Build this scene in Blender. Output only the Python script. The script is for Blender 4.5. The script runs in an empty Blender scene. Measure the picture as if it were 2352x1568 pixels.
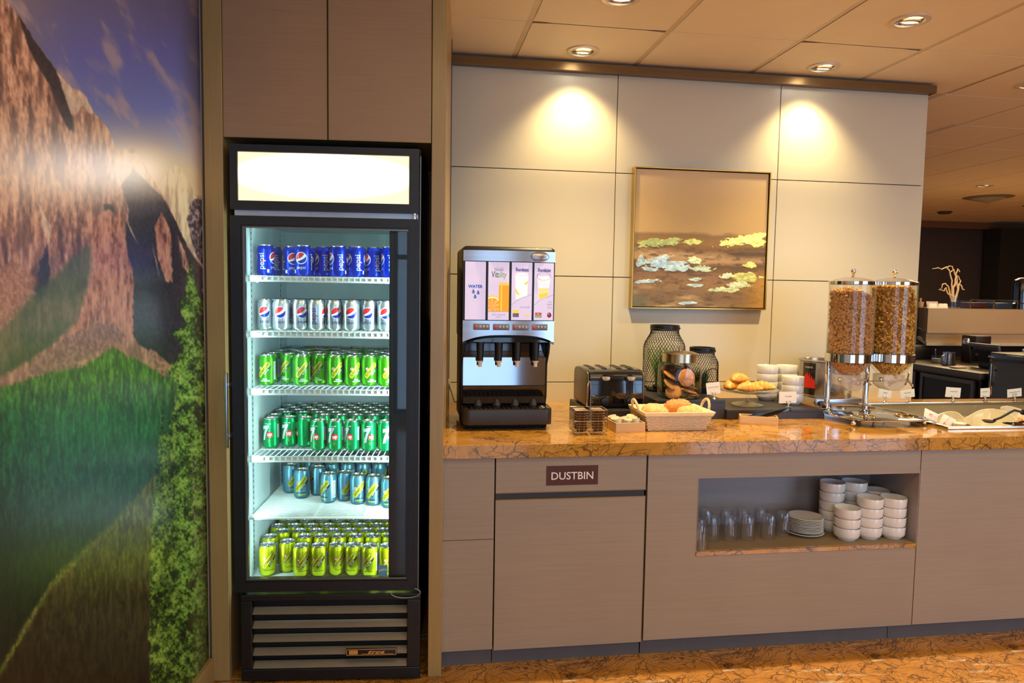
import bpy, bmesh, math, random
import numpy as np
from mathutils import Matrix, Vector, Euler, noise
PI = math.pi
random.seed(7)
rng = np.random.RandomState(7)
SC = bpy.context.scene
COL = SC.collection

# ------------------------------------------------------------------ camera, world, light, exposure
cam_d = bpy.data.cameras.new('camera'); cam = bpy.data.objects.new('camera', cam_d); COL.objects.link(cam)
cam_d.sensor_width = 36.0; cam_d.lens = 24.676; cam_d.clip_start = 0.05; cam_d.clip_end = 60
CR = Vector((0.98942019, -0.14421824, 0.0157731)); CU = Vector((-0.00531738, 0.07259919, 0.99734702)); CF = Vector((0.14498075, 0.98687915, -0.07106424))
cam.matrix_world = Matrix(((CR.x, CU.x, -CF.x, -1.02326552), (CR.y, CU.y, -CF.y, -3.46816475), (CR.z, CU.z, -CF.z, 1.4007064), (0, 0, 0, 1)))
SC.camera = cam
SC.view_settings.view_transform = 'Standard'; SC.view_settings.look = 'None'
SC.view_settings.gamma = 1.0; SC.view_settings.use_curve_mapping = False
SC.view_settings.exposure = 0.05
SC.cycles.use_denoising = True
SC.cycles.max_bounces = 10; SC.cycles.transparent_max_bounces = 16; SC.cycles.glossy_bounces = 4
SC.cycles.sample_clamp_indirect = 4.0; SC.cycles.caustics_reflective = False; SC.cycles.caustics_refractive = False
W = bpy.data.worlds.new('world'); SC.world = W; W.use_nodes = True
W.node_tree.nodes['Background'].inputs[0].default_value = (0.75, 0.82, 1.0, 1)
W.node_tree.nodes['Background'].inputs[1].default_value = 0.35

def lamp(name, typ, loc, energy, color, rot=(0, 0, 0), **kw):
    l = bpy.data.lights.new(name, typ); l.energy = energy; l.color = color
    for k, v in kw.items(): setattr(l, k, v)
    o = bpy.data.objects.new(name, l); COL.objects.link(o); o.location = loc; o.rotation_euler = rot
    return o
WARM = (1.0, 0.765, 0.40); DAY = (0.42, 0.66, 1.0)
CEIL = 2.532
# daylight through the windows of the wall behind the viewer
lamp('window_daylight', 'AREA', (-0.85, -6.25, 1.25), 42, DAY, (PI/2, 0, 0), shape='RECTANGLE', size=2.3, size_y=2.34)
lamp('window_daylight', 'AREA', (3.6, -6.25, 1.25), 120, DAY, (PI/2, 0, 0), shape='RECTANGLE', size=2.9, size_y=2.34)
# the accent downlights over the counter (their fixtures are built further down)
SPOTS = [(-0.224, -0.166), (0.996, -0.166), (-0.224, -0.776), (0.996, -0.776), (2.216, -0.12), (2.216, -0.776)]
for i, (x, y) in enumerate(SPOTS):
    lamp('accent_spot', 'SPOT', (x, y, CEIL - 0.035), (37 if y > -0.5 else 112) if x < 2 else 26, WARM, (math.radians(10 if y > -.5 else 4), 0, 0), spot_size=math.radians(104), spot_blend=0.9, shadow_soft_size=0.03)
# added ceiling fill without fixtures, behind the viewer and over the far room
for (x, y, e, sx, sy) in [(-0.6, -2.5, 11, 1.6, .5), (1.6, -2.5, 11, 2.2, .5), (-0.4, -4.6, 18, 2.0, .6), (3.2, -4.2, 34, 3.0, .6), (4.9, -1.0, 62, 2.0, .6), (3.6, 1.9, 22, 1.2, .6), (5.2, 3.4, 60, 2.0, .6)]:
    lamp('lounge_fill', 'AREA', (x, y, CEIL - 0.02), e, WARM, (0, 0, 0), shape='RECTANGLE', size=sx, size_y=sy)

# ------------------------------------------------------------------ colours and materials
def lin(c):
    return tuple(((v / 255) / 12.92 if v / 255 <= 0.04045 else ((v / 255 + 0.055) / 1.055) ** 2.4) for v in c)
_M = {}
class NT:
    def __init__(s, name):
        s.m = bpy.data.materials.new(name); s.m.use_nodes = True; s.t = s.m.node_tree; s.N = s.t.nodes
        s.b = s.N['Principled BSDF']; s.out = s.N['Material Output']
    def n(s, typ, **kw):
        x = s.N.new(typ)
        for k, v in kw.items():
            if k in x.bl_rna.properties: setattr(x, k, v)
            else: x.inputs[k].default_value = v
        return x
    def l(s, a, b): s.t.links.new(a, b)
    def coord(s, kind='Object', scale=(1, 1, 1)):
        c = s.n('ShaderNodeTexCoord'); mp = s.n('ShaderNodeMapping'); mp.inputs['Scale'].default_value = scale
        s.l(c.outputs[kind], mp.inputs['Vector']); return mp.outputs['Vector']
    def noise(s, vec, scale, detail=3, rough=.5, dist=0):
        x = s.n('ShaderNodeTexNoise'); x.inputs['Scale'].default_value = scale; x.inputs['Detail'].default_value = detail
        x.inputs['Roughness'].default_value = rough; x.inputs['Distortion'].default_value = dist
        s.l(vec, x.inputs['Vector']); return x.outputs['Fac']
    def ramp(s, fac, stops, interp='LINEAR'):
        r = s.n('ShaderNodeValToRGB'); r.color_ramp.interpolation = interp; el = r.color_ramp.elements
        while len(el) < len(stops): el.new(0.5)
        for e, (p, c) in zip(el, stops):
            e.position = p; e.color = (c, c, c, 1) if isinstance(c, (int, float)) else (*c, 1)
        s.l(fac, r.inputs['Fac']); return r.outputs['Color']
    def mix(s, fac, a, b, mode='MIX'):
        x = s.n('ShaderNodeMix'); x.data_type = 'RGBA'; x.blend_type = mode
        for i, v in ((0, fac), (6, a), (7, b)):
            if isinstance(v, (int, float)): x.inputs[i].default_value = v
            elif isinstance(v, tuple): x.inputs[i].default_value = (*v, 1)
            else: s.l(v, x.inputs[i])
        return x.outputs[2]
    def bump(s, h, strength=.2, dist=.002):
        b = s.n('ShaderNodeBump'); b.inputs['Strength'].default_value = strength; b.inputs['Distance'].default_value = dist
        s.l(h, b.inputs['Height']); s.l(b.outputs['Normal'], s.b.inputs['Normal'])

def mat(name, col, rough=.5, metal=0., var=.06, vs=12., coat=0., emit=0., ecol=None, bumpk=None, stretch=(1, 1, 1), alpha=1., spec=.5, sub=0.):
    """a principled surface whose colour varies a little with a noise"""
    if name in _M: return _M[name]
    s = NT(name); c = lin(col); v = s.coord('Object', stretch); f = s.noise(v, vs, 3)
    a = tuple(x * (1 - var) for x in c); b = tuple(min(1, x * (1 + var)) for x in c)
    s.l(s.ramp(f, [(.3, a), (.7, b)]), s.b.inputs['Base Color'])
    s.b.inputs['Roughness'].default_value = rough; s.b.inputs['Metallic'].default_value = metal
    s.b.inputs['Coat Weight'].default_value = coat; s.b.inputs['Coat Roughness'].default_value = .08
    s.b.inputs['Specular IOR Level'].default_value = spec
    if sub: s.b.inputs['Subsurface Weight'].default_value = sub; s.b.inputs['Subsurface Scale'].default_value = .01
    if emit:
        s.b.inputs['Emission Color'].default_value = (*(lin(ecol) if ecol else c), 1); s.b.inputs['Emission Strength'].default_value = emit
    if bumpk: s.bump(s.noise(v, bumpk[0], 4), bumpk[1], bumpk[2] if len(bumpk) > 2 else .002)
    if alpha < 1: s.b.inputs['Alpha'].default_value = alpha
    _M[name] = s.m; return s.m

def glass(name, tint=(1, 1, 1), refl=1.0, rough=.02, haze=0.0, hcol=(1, 1, 1)):
    """thin clear glass or acrylic: passes light straight, reflects by angle"""
    if name in _M: return _M[name]
    s = NT(name); s.N.remove(s.b)
    tr = s.n('ShaderNodeBsdfTransparent'); tr.inputs['Color'].default_value = (*tint, 1)
    gl = s.n('ShaderNodeBsdfGlossy'); gl.inputs['Roughness'].default_value = rough
    lw = s.n('ShaderNodeLayerWeight'); lw.inputs['Blend'].default_value = .5
    pw = s.n('ShaderNodeMath', operation='POWER'); s.l(lw.outputs['Facing'], pw.inputs[0]); pw.inputs[1].default_value = 4.0
    m = s.n('ShaderNodeMath', operation='MULTIPLY_ADD'); m.inputs[1].default_value = .60 * refl; m.inputs[2].default_value = .028 * refl; m.use_clamp = True; s.l(pw.outputs[0], m.inputs[0])
    mx = s.n('ShaderNodeMixShader'); s.l(m.outputs[0], mx.inputs[0]); s.l(tr.outputs[0], mx.inputs[1]); s.l(gl.outputs[0], mx.inputs[2])
    o = mx.outputs[0]
    if haze:
        df = s.n('ShaderNodeBsdfDiffuse'); df.inputs['Color'].default_value = (*hcol, 1)
        m2 = s.n('ShaderNodeMixShader'); m2.inputs[0].default_value = haze; s.l(o, m2.inputs[1]); s.l(df.outputs[0], m2.inputs[2]); o = m2.outputs[0]
    s.l(o, s.out.inputs['Surface']); _M[name] = s.m; return s.m

def laminate(name, c1, c2, axis='x', rough=.42):
    if name in _M: return _M[name]
    s = NT(name); sc = (4, 4, 320) if axis == 'x' else (320, 320, 4)
    f = s.noise(s.coord('Object', sc), 1.0, 5, .65); g = s.noise(s.coord('Object', (1, 1, 1)), 3.0, 2)
    base = s.ramp(f, [(.25, lin(c1)), (.75, lin(c2))])
    s.l(s.mix(s.ramp(g, [(.3, 0.), (.7, .25)]), base, tuple(x * .82 for x in lin(c1))), s.b.inputs['Base Color'])
    s.b.inputs['Roughness'].default_value = rough; s.bump(f, .12, .0006); _M[name] = s.m; return s.m

def marble(name, tones, vein, white=.35, scale=1.0, rough=.12, coat=.5):
    """rainforest marble: tan ground, branching dark veins, white streaks that run along the slab"""
    if name in _M: return _M[name]
    s = NT(name); v = s.coord('Object', (scale,) * 3)
    ds = s.n('ShaderNodeTexNoise'); ds.inputs['Scale'].default_value = 2.2; ds.inputs['Detail'].default_value = 4; s.l(v, ds.inputs['Vector'])
    ad = s.n('ShaderNodeMixRGB', blend_type='ADD'); ad.inputs[0].default_value = .55; s.l(v, ad.inputs[1]); s.l(ds.outputs['Color'], ad.inputs[2]); w = ad.outputs[0]
    st = s.n('ShaderNodeMapping'); st.inputs['Scale'].default_value = (1, 2.3, 1.7); st.inputs['Rotation'].default_value = (0, .5, .6); s.l(w, st.inputs['Vector'])
    base = s.ramp(s.noise(w, 3.0, 6, .6), [(.3, lin(tones[0])), (.5, lin(tones[1])), (.7, lin(tones[2]))])
    mask = s.noise(v, 2.6, 3)
    for k, (sc, wd, th) in enumerate(((3.0, .018, .38), (9., .034, .41), (22., .055, .43), (48., .08, .45))):
        vo = s.n('ShaderNodeTexVoronoi', feature='DISTANCE_TO_EDGE'); vo.inputs['Scale'].default_value = sc; s.l(st.outputs[0], vo.inputs['Vector'])
        ln = s.ramp(vo.outputs['Distance'], [(0, 1.), (wd, 0.)])
        mk = s.ramp(s.noise(v, 3.1 + 2.3 * k, 2), [(th, 0.), (th + .12, .85)])
        f = s.n('ShaderNodeMath', operation='MULTIPLY'); s.l(ln, f.inputs[0]); s.l(mk, f.inputs[1])
        base = s.mix(f.outputs[0], base, lin(vein))
    wv = s.coord('Object', (3.0 * scale, 26 * scale, 26 * scale)); ws = s.noise(wv, 1.0, 5, .6, .6)
    wl = s.ramp(ws, [(.60, 0.), (.625, 1.), (.65, 0.)])
    mm = s.n('ShaderNodeMath', operation='MULTIPLY'); s.l(wl, mm.inputs[0]); s.l(s.ramp(s.noise(v, 4.5, 2), [(.5, 0.), (.6, white * 2)]), mm.inputs[1]); mm.use_clamp = True
    base = s.mix(mm.outputs[0], base, lin((240, 228, 205)))
    s.l(base, s.b.inputs['Base Color']); s.b.inputs['Roughness'].default_value = rough
    s.b.inputs['Coat Weight'].default_value = coat; s.b.inputs['Coat Roughness'].default_value = .05
    _M[name] = s.m; return s.m

def vcol(name, rough=.3, attr='paint', metal_attr=None, coat=0.):
    if name in _M: return _M[name]
    s = NT(name); a = s.n('ShaderNodeVertexColor'); a.layer_name = attr
    f = s.noise(s.coord('Object'), 400, 2)
    s.l(s.mix(.04, a.outputs[0], s.ramp(f, [(.3, 0.), (.7, 1.)]), 'OVERLAY'), s.b.inputs['Base Color'])
    s.b.inputs['Roughness'].default_value = rough; s.b.inputs['Coat Weight'].default_value = coat; s.b.inputs['Coat Roughness'].default_value = .25
    if metal_attr:
        b = s.n('ShaderNodeVertexColor'); b.layer_name = metal_attr
        s.l(b.outputs[0], s.b.inputs['Metallic']); s.l(s.ramp(b.outputs[0], [(0, .6), (1, .38)]), s.b.inputs['Roughness'])
    _M[name] = s.m; return s.m

steel = lambda: mat('stainless_steel', (184, 184, 188), .26, 1., .05, 3., bumpk=(60, .04, .0005), stretch=(1, 1, 30))
chrome = lambda: mat('polished_chrome', (228, 228, 230), .06, 1., .02)
blackp = lambda: mat('black_plastic', (15, 14, 15), .42, 0, .1, 30, bumpk=(300, .08, .0005))
blackg = lambda: mat('gloss_black', (12, 13, 18), .1, 0, .1, 8, coat=.6)
blackf = lambda: mat('black_enamel', (10, 9, 9), .38, 0, .1, 8)
white = lambda: mat('white_porcelain', (236, 232, 226), .14, 0, .02, 8, coat=.5)
paper = lambda: mat('white_card', (240, 236, 230), .7, 0, .02)
ink = lambda: mat('dark_ink', (30, 28, 30), .7)

# ------------------------------------------------------------------ mesh builder
class MB:
    def __init__(s): s.v = []; s.f = []; s.mi = []; s.X = None
    def add(s, vs, fs, m=0):
        b = len(s.v)
        s.v += [tuple(s.X @ Vector(p)) for p in vs] if s.X is not None else [tuple(p) for p in vs]
        s.f += [tuple(b + i for i in f) for f in fs]; s.mi += [m] * len(fs); return s
    def box(s, x0, x1, y0, y1, z0, z1, m=0):
        vs = [(x, y, z) for z in (z0, z1) for y in (y0, y1) for x in (x0, x1)]
        return s.add(vs, [(0, 2, 3, 1), (4, 5, 7, 6), (0, 1, 5, 4), (2, 6, 7, 3), (0, 4, 6, 2), (1, 3, 7, 5)], m)
    def bar(s, a, b, w, h, m=0):
        a, b = Vector(a), Vector(b); d = (b - a); L = d.length; q = d.to_track_quat('X', 'Z').to_matrix().to_4x4(); q.translation = a
        o = s.X; s.X = (o or Matrix()) @ q; s.box(0, L, -w / 2, w / 2, -h / 2, h / 2, m); s.X = o; return s
    def lathe(s, prof, n=32, c=(0, 0, 0), m=0, cap0=False, cap1=False, a0=0, a1=2 * PI, mf=None):
        full = abs(a1 - a0 - 2 * PI) < 1e-6; k = n if full else n + 1; vs = []
        for r, z in prof:
            for i in range(k):
                a = a0 + (a1 - a0) * i / n; rr = r * (mf(i, z) if mf else 1)
                vs.append((c[0] + rr * math.cos(a), c[1] + rr * math.sin(a), c[2] + z))
        fs = []
        for j in range(len(prof) - 1):
            for i in range(n):
                i2 = (i + 1) % k if full else i + 1
                fs.append((j * k + i, j * k + i2, (j + 1) * k + i2, (j + 1) * k + i))
        if cap0: fs.append(tuple(range(k))[::-1])
        if cap1: fs.append(tuple((len(prof) - 1) * k + i for i in range(k)))
        return s.add(vs, fs, m)
    def tube(s, pts, r, n=8, m=0, closed=False, cap=True):
        P = [Vector(p) for p in pts]; N = len(P); R = r if isinstance(r, (list, tuple)) else [r] * N; vs = []; up = None
        for i, p in enumerate(P):
            if closed: t = P[(i + 1) % N] - P[i - 1]
            else: t = P[min(i + 1, N - 1)] - P[max(i - 1, 0)]
            t = t.normalized() if t.length > 1e-9 else Vector((0, 0, 1))
            if up is None: up = Vector((0, 0, 1)) if abs(t.z) < .9 else Vector((1, 0, 0))
            a = t.cross(up)
            if a.length < 1e-6: a = t.orthogonal()
            a.normalize(); b = a.cross(t).normalized(); up = b
            for j in range(n):
                g = 2 * PI * j / n; vs.append(p + a * (math.cos(g) * R[i]) + b * (math.sin(g) * R[i]))
        fs = []; K = N if closed else N - 1
        for i in range(K):
            i2 = (i + 1) % N
            for j in range(n):
                j2 = (j + 1) % n; fs.append((i * n + j, i * n + j2, i2 * n + j2, i2 * n + j))
        if not closed and cap: fs += [tuple(range(n))[::-1], tuple((N - 1) * n + j for j in range(n))]
        return s.add(vs, fs, m)
    def prism(s, poly, a, b, ax='y', m=0):
        """polygon extruded from a to b along ax; the polygon lies in the other two axes"""
        f = {'y': lambda p, t: (p[0], t, p[1]), 'x': lambda p, t: (t, p[0], p[1]), 'z': lambda p, t: (p[0], p[1], t)}[ax]
        n = len(poly); vs = [f(p, a) for p in poly] + [f(p, b) for p in poly]
        return s.add(vs, [tuple(range(n))[::-1], tuple(range(n, 2 * n))] + [(i, (i + 1) % n, (i + 1) % n + n, i + n) for i in range(n)], m)
    def sphere(s, c, r, n=14, m=0, sq=(1, 1, 1)):
        pr = [(max(1e-5, math.sin(PI * j / (n // 2))), -math.cos(PI * j / (n // 2))) for j in range(n // 2 + 1)]
        vs = []; fs = []; h = n // 2 + 1
        for (q, z) in pr:
            for i in range(n): a = 2 * PI * i / n; vs.append((c[0] + r * q * math.cos(a) * sq[0], c[1] + r * q * math.sin(a) * sq[1], c[2] + r * z * sq[2]))
        for j in range(h - 1):
            for i in range(n): i2 = (i + 1) % n; fs.append((j * n + i, j * n + i2, (j + 1) * n + i2, (j + 1) * n + i))
        return s.add(vs, fs, m)
    def mesh(s, name, mats, off=(0, 0, 0), bevel=0, seg=2, smooth=35, merge=False):
        me = bpy.data.meshes.new(name)
        vs = [(x - off[0], y - off[1], z - off[2]) for x, y, z in s.v] if any(off) else s.v
        me.from_pydata(vs, [], s.f)
        for m in (mats if isinstance(mats, (list, tuple)) else [mats]): me.materials.append(m)
        me.polygons.foreach_set('material_index', s.mi)
        bm = bmesh.new(); bm.from_mesh(me)
        if merge: bmesh.ops.remove_doubles(bm, verts=bm.verts, dist=1e-5)
        bmesh.ops.recalc_face_normals(bm, faces=bm.faces)
        if bevel:
            ed = [e for e in bm.edges if len(e.link_faces) == 2 and e.calc_face_angle(0) > .6]
            bmesh.ops.bevel(bm, geom=ed, offset=bevel, segments=seg, profile=.5, affect='EDGES', clamp_overlap=True)
        bm.to_mesh(me); bm.free()
        if smooth:
            me.shade_smooth()
            me.set_sharp_from_angle(angle=math.radians(smooth))
        me.update(); return me

def rrect(x0, x1, y0, y1, r, n=5):
    out = []
    for cx, cy, a in ((x1 - r, y1 - r, 0), (x0 + r, y1 - r, PI / 2), (x0 + r, y0 + r, PI), (x1 - r, y0 + r, 1.5 * PI)):
        for i in range(n + 1): g = a + PI / 2 * i / n; out.append((cx + r * math.cos(g), cy + r * math.sin(g)))
    return out

# bay frame: the recess that holds the fridge is turned by 4.6 degrees to the counter wall
TH = math.atan(.056 / .695); BO = Vector((-.949, -.996, 0))
BU = Vector((math.cos(TH), -math.sin(TH), 0)); BV = Vector((math.sin(TH), math.cos(TH), 0))
def bay(u, v, z=0): return BO + BU * u + BV * v + Vector((0, 0, z))

class Thing:
    """an Empty at the thing's base that parents its parts"""
    def __init__(s, name, label, cat, base=(0, 0, 0), inbay=False, group=None, local=False, rz=0., loc=None):
        s.e = bpy.data.objects.new(name, None); COL.objects.link(s.e); s.e.empty_display_size = .05
        s.off = (0, 0, 0) if local else tuple(base)
        s.e.location = loc if loc is not None else (bay(*base) if inbay else base)
        s.e.rotation_euler = (0, 0, rz - TH if inbay else rz)
        s.e['label'] = label; s.e['category'] = cat
        if group: s.e['group'] = group
    def part(s, name, mb, mats, parent=None, label=None, kind=None, **kw):
        me = mb if isinstance(mb, bpy.types.Mesh) else mb.mesh(name, mats, s.off, **kw)
        o = bpy.data.objects.new(name, me); COL.objects.link(o); o.parent = parent or s.e
        if label: o['label'] = label
        if kind: o['kind'] = kind
        return o

def tag(o, label, cat, group=None):
    o['label'] = label; o['category'] = cat
    if group: o['group'] = group
    return o
def solo(name, mb, mats, label, cat, loc=(0, 0, 0), rz=0., group=None, inbay=False, local=True, **kw):
    """a thing that is one mesh"""
    me = mb.mesh(name, mats, (0, 0, 0) if local else loc, **kw)
    o = bpy.data.objects.new(name, me); COL.objects.link(o)
    o.location = bay(*loc) if inbay else loc; o.rotation_euler = (0, 0, rz - (TH if inbay else 0))
    return tag(o, label, cat, group)
def struct(name, mb, mats, parent=None, inbay=False, kind='structure', **kw):
    kw.setdefault('smooth', 0)
    me = mb.mesh(name, mats, **kw); o = bpy.data.objects.new(name, me); COL.objects.link(o)
    if parent: o.parent = parent
    elif kind: o['kind'] = kind
    if inbay and not parent: o.location = BO; o.rotation_euler = (0, 0, -TH)
    return o
_kids = {}
def dup(root, loc, rz=0., label=None, group=None):
    """copy of a thing and of each of its parts and sub-parts"""
    r = root.copy(); COL.objects.link(r); r.location = loc; r.rotation_euler = (0, 0, rz)
    if label: r['label'] = label
    if group: r['group'] = group
    if root.name not in _kids: _kids[root.name] = [(c, list(c.children)) for c in root.children]
    for c, gs in _kids[root.name]:
        d = c.copy(); COL.objects.link(d); d.parent = r
        for g in gs: h = g.copy(); COL.objects.link(h); h.parent = d
    return r
ORD = ['first', 'second', 'third', 'fourth', 'fifth', 'sixth', 'seventh', 'eighth', 'ninth', 'tenth', 'eleventh', 'twelfth', 'thirteenth', 'fourteenth']

# ------------------------------------------------------------------ lettering and flat print
_T = {}
def text2d(t, size, bold=0., shear=0., space=1.):
    """letters as flat faces, centred on x, baseline at 0"""
    key = (t, size, bold, shear, space)
    if key in _T: return _T[key]
    c = bpy.data.curves.new('lettering', 'FONT'); c.body = t; c.size = size; c.align_x = 'CENTER'; c.offset = bold; c.shear = shear; c.space_character = space
    c.resolution_u = 3
    o = bpy.data.objects.new('lettering', c); COL.objects.link(o)
    me = bpy.data.meshes.new_from_object(o.evaluated_get(bpy.context.evaluated_depsgraph_get()))
    vs = [(v.co.x, v.co.y) for v in me.vertices]; fs = [tuple(p.vertices) for p in me.polygons]
    bpy.data.objects.remove(o); bpy.data.curves.remove(c); bpy.data.meshes.remove(me)
    _T[key] = (vs, fs); return _T[key]
def xf(vf, dx=0, dy=0, rot=0., sc=(1, 1)):
    c, s = math.cos(rot), math.sin(rot)
    return [(dx + (x * sc[0]) * c - (y * sc[1]) * s, dy + (x * sc[0]) * s + (y * sc[1]) * c) for x, y in vf[0]], vf[1]
def poly(pts): return list(pts), [tuple(range(len(pts)))]
def disc(cx, cy, r, n=24, sx=1): return poly([(cx + r * sx * math.cos(2 * PI * i / n), cy + r * math.sin(2 * PI * i / n)) for i in range(n)])
class Print:
    """flat coloured print; each layer lies a hair above the one before"""
    def __init__(s): s.L = []
    def add(s, vf, m, layer=0): s.L.append((vf, m, layer)); return s
    def build(s, fn, strip=None, step=.0002):
        mb = MB()
        for (vs, fs), m, lay in s.L:
            bm = bmesh.new(); bv = [bm.verts.new((x, y, 0)) for x, y in vs]
            for f in fs:
                try: bm.faces.new([bv[i] for i in f])
                except ValueError: pass
            if strip:
                xs = [v[0] for v in vs]; a = math.ceil(min(xs) / strip) * strip
                while a < max(xs):
                    bmesh.ops.bisect_plane(bm, geom=bm.verts[:] + bm.edges[:] + bm.faces[:], plane_co=(a, 0, 0), plane_no=(1, 0, 0)); a += strip
            bmesh.ops.triangulate(bm, faces=[f for f in bm.faces if len(f.verts) > 4])
            bm.verts.index_update()
            mb.add([fn(v.co.x, v.co.y, (lay + 1) * step) for v in bm.verts], [tuple(q.index for q in f.verts) for f in bm.faces], m); bm.free()
        return mb

# ------------------------------------------------------------------ shared surface materials
LAM = laminate('taupe_laminate', (154, 138, 120), (169, 152, 132))
LAMH = laminate('taupe_laminate_overhead', (152, 120, 88), (170, 136, 102))
BRONZE = mat('bronze_trim', (120, 92, 54), .35, .6, .08, 6, stretch=(1, 1, 20))
POST = laminate('brushed_brass_laminate', (154, 126, 76), (176, 148, 96), axis='z', rough=.32)
BRASSEDGE = mat('brass_edging', (150, 124, 74), .35, .5)
GOLDM = marble('gold_marble', ((174, 122, 50), (206, 150, 66), (188, 132, 56)), (48, 32, 22))
FLOORM = marble('floor_marble', ((180, 122, 48), (212, 150, 66), (192, 132, 54)), (66, 42, 22), white=.4, scale=.8, rough=.16)
DARKW = mat('dark_brown_wall', (62, 52, 48), .6)
CREAM = mat('cream_wall_panel', (206, 196, 170), .36, 0, .02, 3, bumpk=(260, .05, .0004), stretch=(.15, 1, 1))
CTILE = mat('ceiling_tile', (240, 224, 194), .55, 0, .02, 6, bumpk=(500, .05, .0005))

# ------------------------------------------------------------------ floor and ceiling
fl = struct('floor', MB().box(-3.2, 9.4, -6.3, 6.3, -.06, -.002), FLOORM)
fx0, fy0 = -1.69, -.915
tm = MB().box(.001, .609, -.609, -.001, 0, .0016).mesh('floor_tile', FLOORM, bevel=.0004, seg=1, smooth=0)
for i in range(8):
    for j in range(3):
        o = bpy.data.objects.new('tile', tm); COL.objects.link(o); o.parent = fl
        o.location = (fx0 + .61 * i, fy0 - .61 * j, -.0016)
ceil = struct('ceiling', MB().box(-3.2, 9.4, -6.3, 6.3, CEIL + .007, CEIL + .06), CTILE)
TX, TY, TS = -.529, -.471, .61
def tile_in_view(i, j):
    cx, cy = TX + TS * (i + .5), TY + TS * (j + .5)
    if cy > .1 and cx < 1.75 and TX + TS * (i + 1) < 1.75: return False
    if cy > .3 and (cx - 1.71) / max(cy, .01) < .62: return False
    P = Vector((cx, cy, CEIL)) - Vector((-1.023, -3.468, 1.4)); z = P.dot(CF)
    if z < .6: return False
    x = 1176 + 1612 * P.dot(CR) / z; y = 784 - 1612 * P.dot(CU) / z
    return -120 < y and 960 < x < 2700
ctm = MB().box(.013, TS - .013, .003, TS - .003, 0, .0065).mesh('ceiling_tile', CTILE, bevel=.001, seg=1, smooth=0)
def holed_tile(r=.062):
    mb = MB(); n = 32; cx = cy = TS / 2; hx, hy = TS / 2 - .013, TS / 2 - .003; vs = []
    for rad, z in ((1, 0), (0, 0), (0, .0065)):
        for i in range(n):
            a = 2 * PI * i / n; c, s = math.cos(a), math.sin(a)
            if rad: k = min(hx / max(abs(c), 1e-6), hy / max(abs(s), 1e-6)); vs.append((cx + c * k, cy + s * k, z))
            else: vs.append((cx + c * r, cy + s * r, z))
    return mb.add(vs, [(j * n + i, j * n + (i + 1) % n, (j + 1) * n + (i + 1) % n, (j + 1) * n + i) for j in range(2) for i in range(n)])
htm = holed_tile().mesh('ceiling_tile_cut', CTILE, smooth=0)
SPOT_T = {(int(math.floor((x - TX) / TS)), int(math.floor((y - TY) / TS))) for x, y in SPOTS}
for i in range(-2, 16):
    for j in range(-2, 11):
        if tile_in_view(i, j):
            o = bpy.data.objects.new('tile', htm if (i, j) in SPOT_T else ctm); COL.objects.link(o); o.parent = ceil
            o.location = (TX + TS * i, TY + TS * j, CEIL)
TBAR = mat('ceiling_grid_metal', (214, 196, 162), .45)
gb = MB().box(-.012, .012, 0, 7.4, 0, .004).mesh('grid_bar', TBAR, smooth=0)
for i in range(-1, 16):
    o = bpy.data.objects.new('grid_bar', gb); COL.objects.link(o); o.parent = ceil; o.location = (TX + TS * i, -1.69, CEIL + .002)

# ------------------------------------------------------------------ walls
wb = struct('wall_back', MB().box(-2.2, 1.696, .017, .13, 0, CEIL + .006), mat('panel_joint_shadow', (70, 52, 34), .8))
for (x0, x1) in ((-1.2, -.002), (.002, .867), (.871, 1.706)):
    for (z0, z1) in ((.40, .943), (.947, 1.479), (1.483, 2.0), (2.004, 2.52)):
        struct('wall_panel', MB().box(x0, x1, 0, .0165, z0, z1), CREAM, parent=wb, bevel=.0012, seg=1)
struct('wall_end_panel', MB().box(1.697, 1.71, .001, .145, 0, 2.52), CREAM, parent=wb, bevel=.001, seg=1)
struct('trim_1', MB().box(-1.1, 1.726, -.04, -.001, 2.478, 2.52).box(1.711, 1.726, -.001, .18, 2.478, 2.52), BRONZE, bevel=.002)
# posts, recess and mural wall, all in the turned bay
struct('trim_2', MB().box(-.765, -.703, 0, .70, 0, CEIL), POST, inbay=True, bevel=.002)
struct('trim_3', MB().box(-.001, .047, 0, .70, 0, CEIL), POST, inbay=True, bevel=.002)
struct('wall_recess', MB().box(-.765, .047, .80, .85, 0, CEIL), DARKW, inbay=True)
wl = struct('wall_left', MB().box(-.87, -.7745, -5.3, .85, 0, CEIL), mat('plain_wall', (190, 180, 165), .7), inbay=True)
struct('baseboard_left', MB().box(-.7740, -.756, -5.3, -.001, 0, .088), POST, inbay=True, bevel=.002)
struct('wall_far', MB().box(1.7, 9.4, 6.0, 6.2, 0, CEIL + .006), mat('far_dark_wall', (64, 52, 46), .55), smooth=0)
struct('trim_4', MB().box(1.7, 9.4, 5.93, 5.999, 2.435, CEIL), mat('far_brown_soffit', (120, 84, 50), .5))
struct('wall_right', MB().box(9.2, 9.4, -6.3, 6.0, 0, CEIL + .006), mat('far_side_wall', (120, 104, 86), .6))
fw = MB()
for (x0, x1, z0, z1) in ((-3.2, -2.0, 0, 2.54), (-2.0, .3, 0, .08), (-2.0, .3, 2.42, 2.54), (.3, 2.1, 0, 2.54), (2.1, 5.1, 0, .08), (2.1, 5.1, 2.42, 2.54), (5.1, 9.4, 0, 2.54)):
    fw.box(x0, x1, -6.2, -6.0, z0, z1)
struct('wall_front', fw, mat('lounge_wall', (150, 128, 104), .6))
WF = mat('window_frame_dark', (50, 48, 48), .4, .3)
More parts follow.
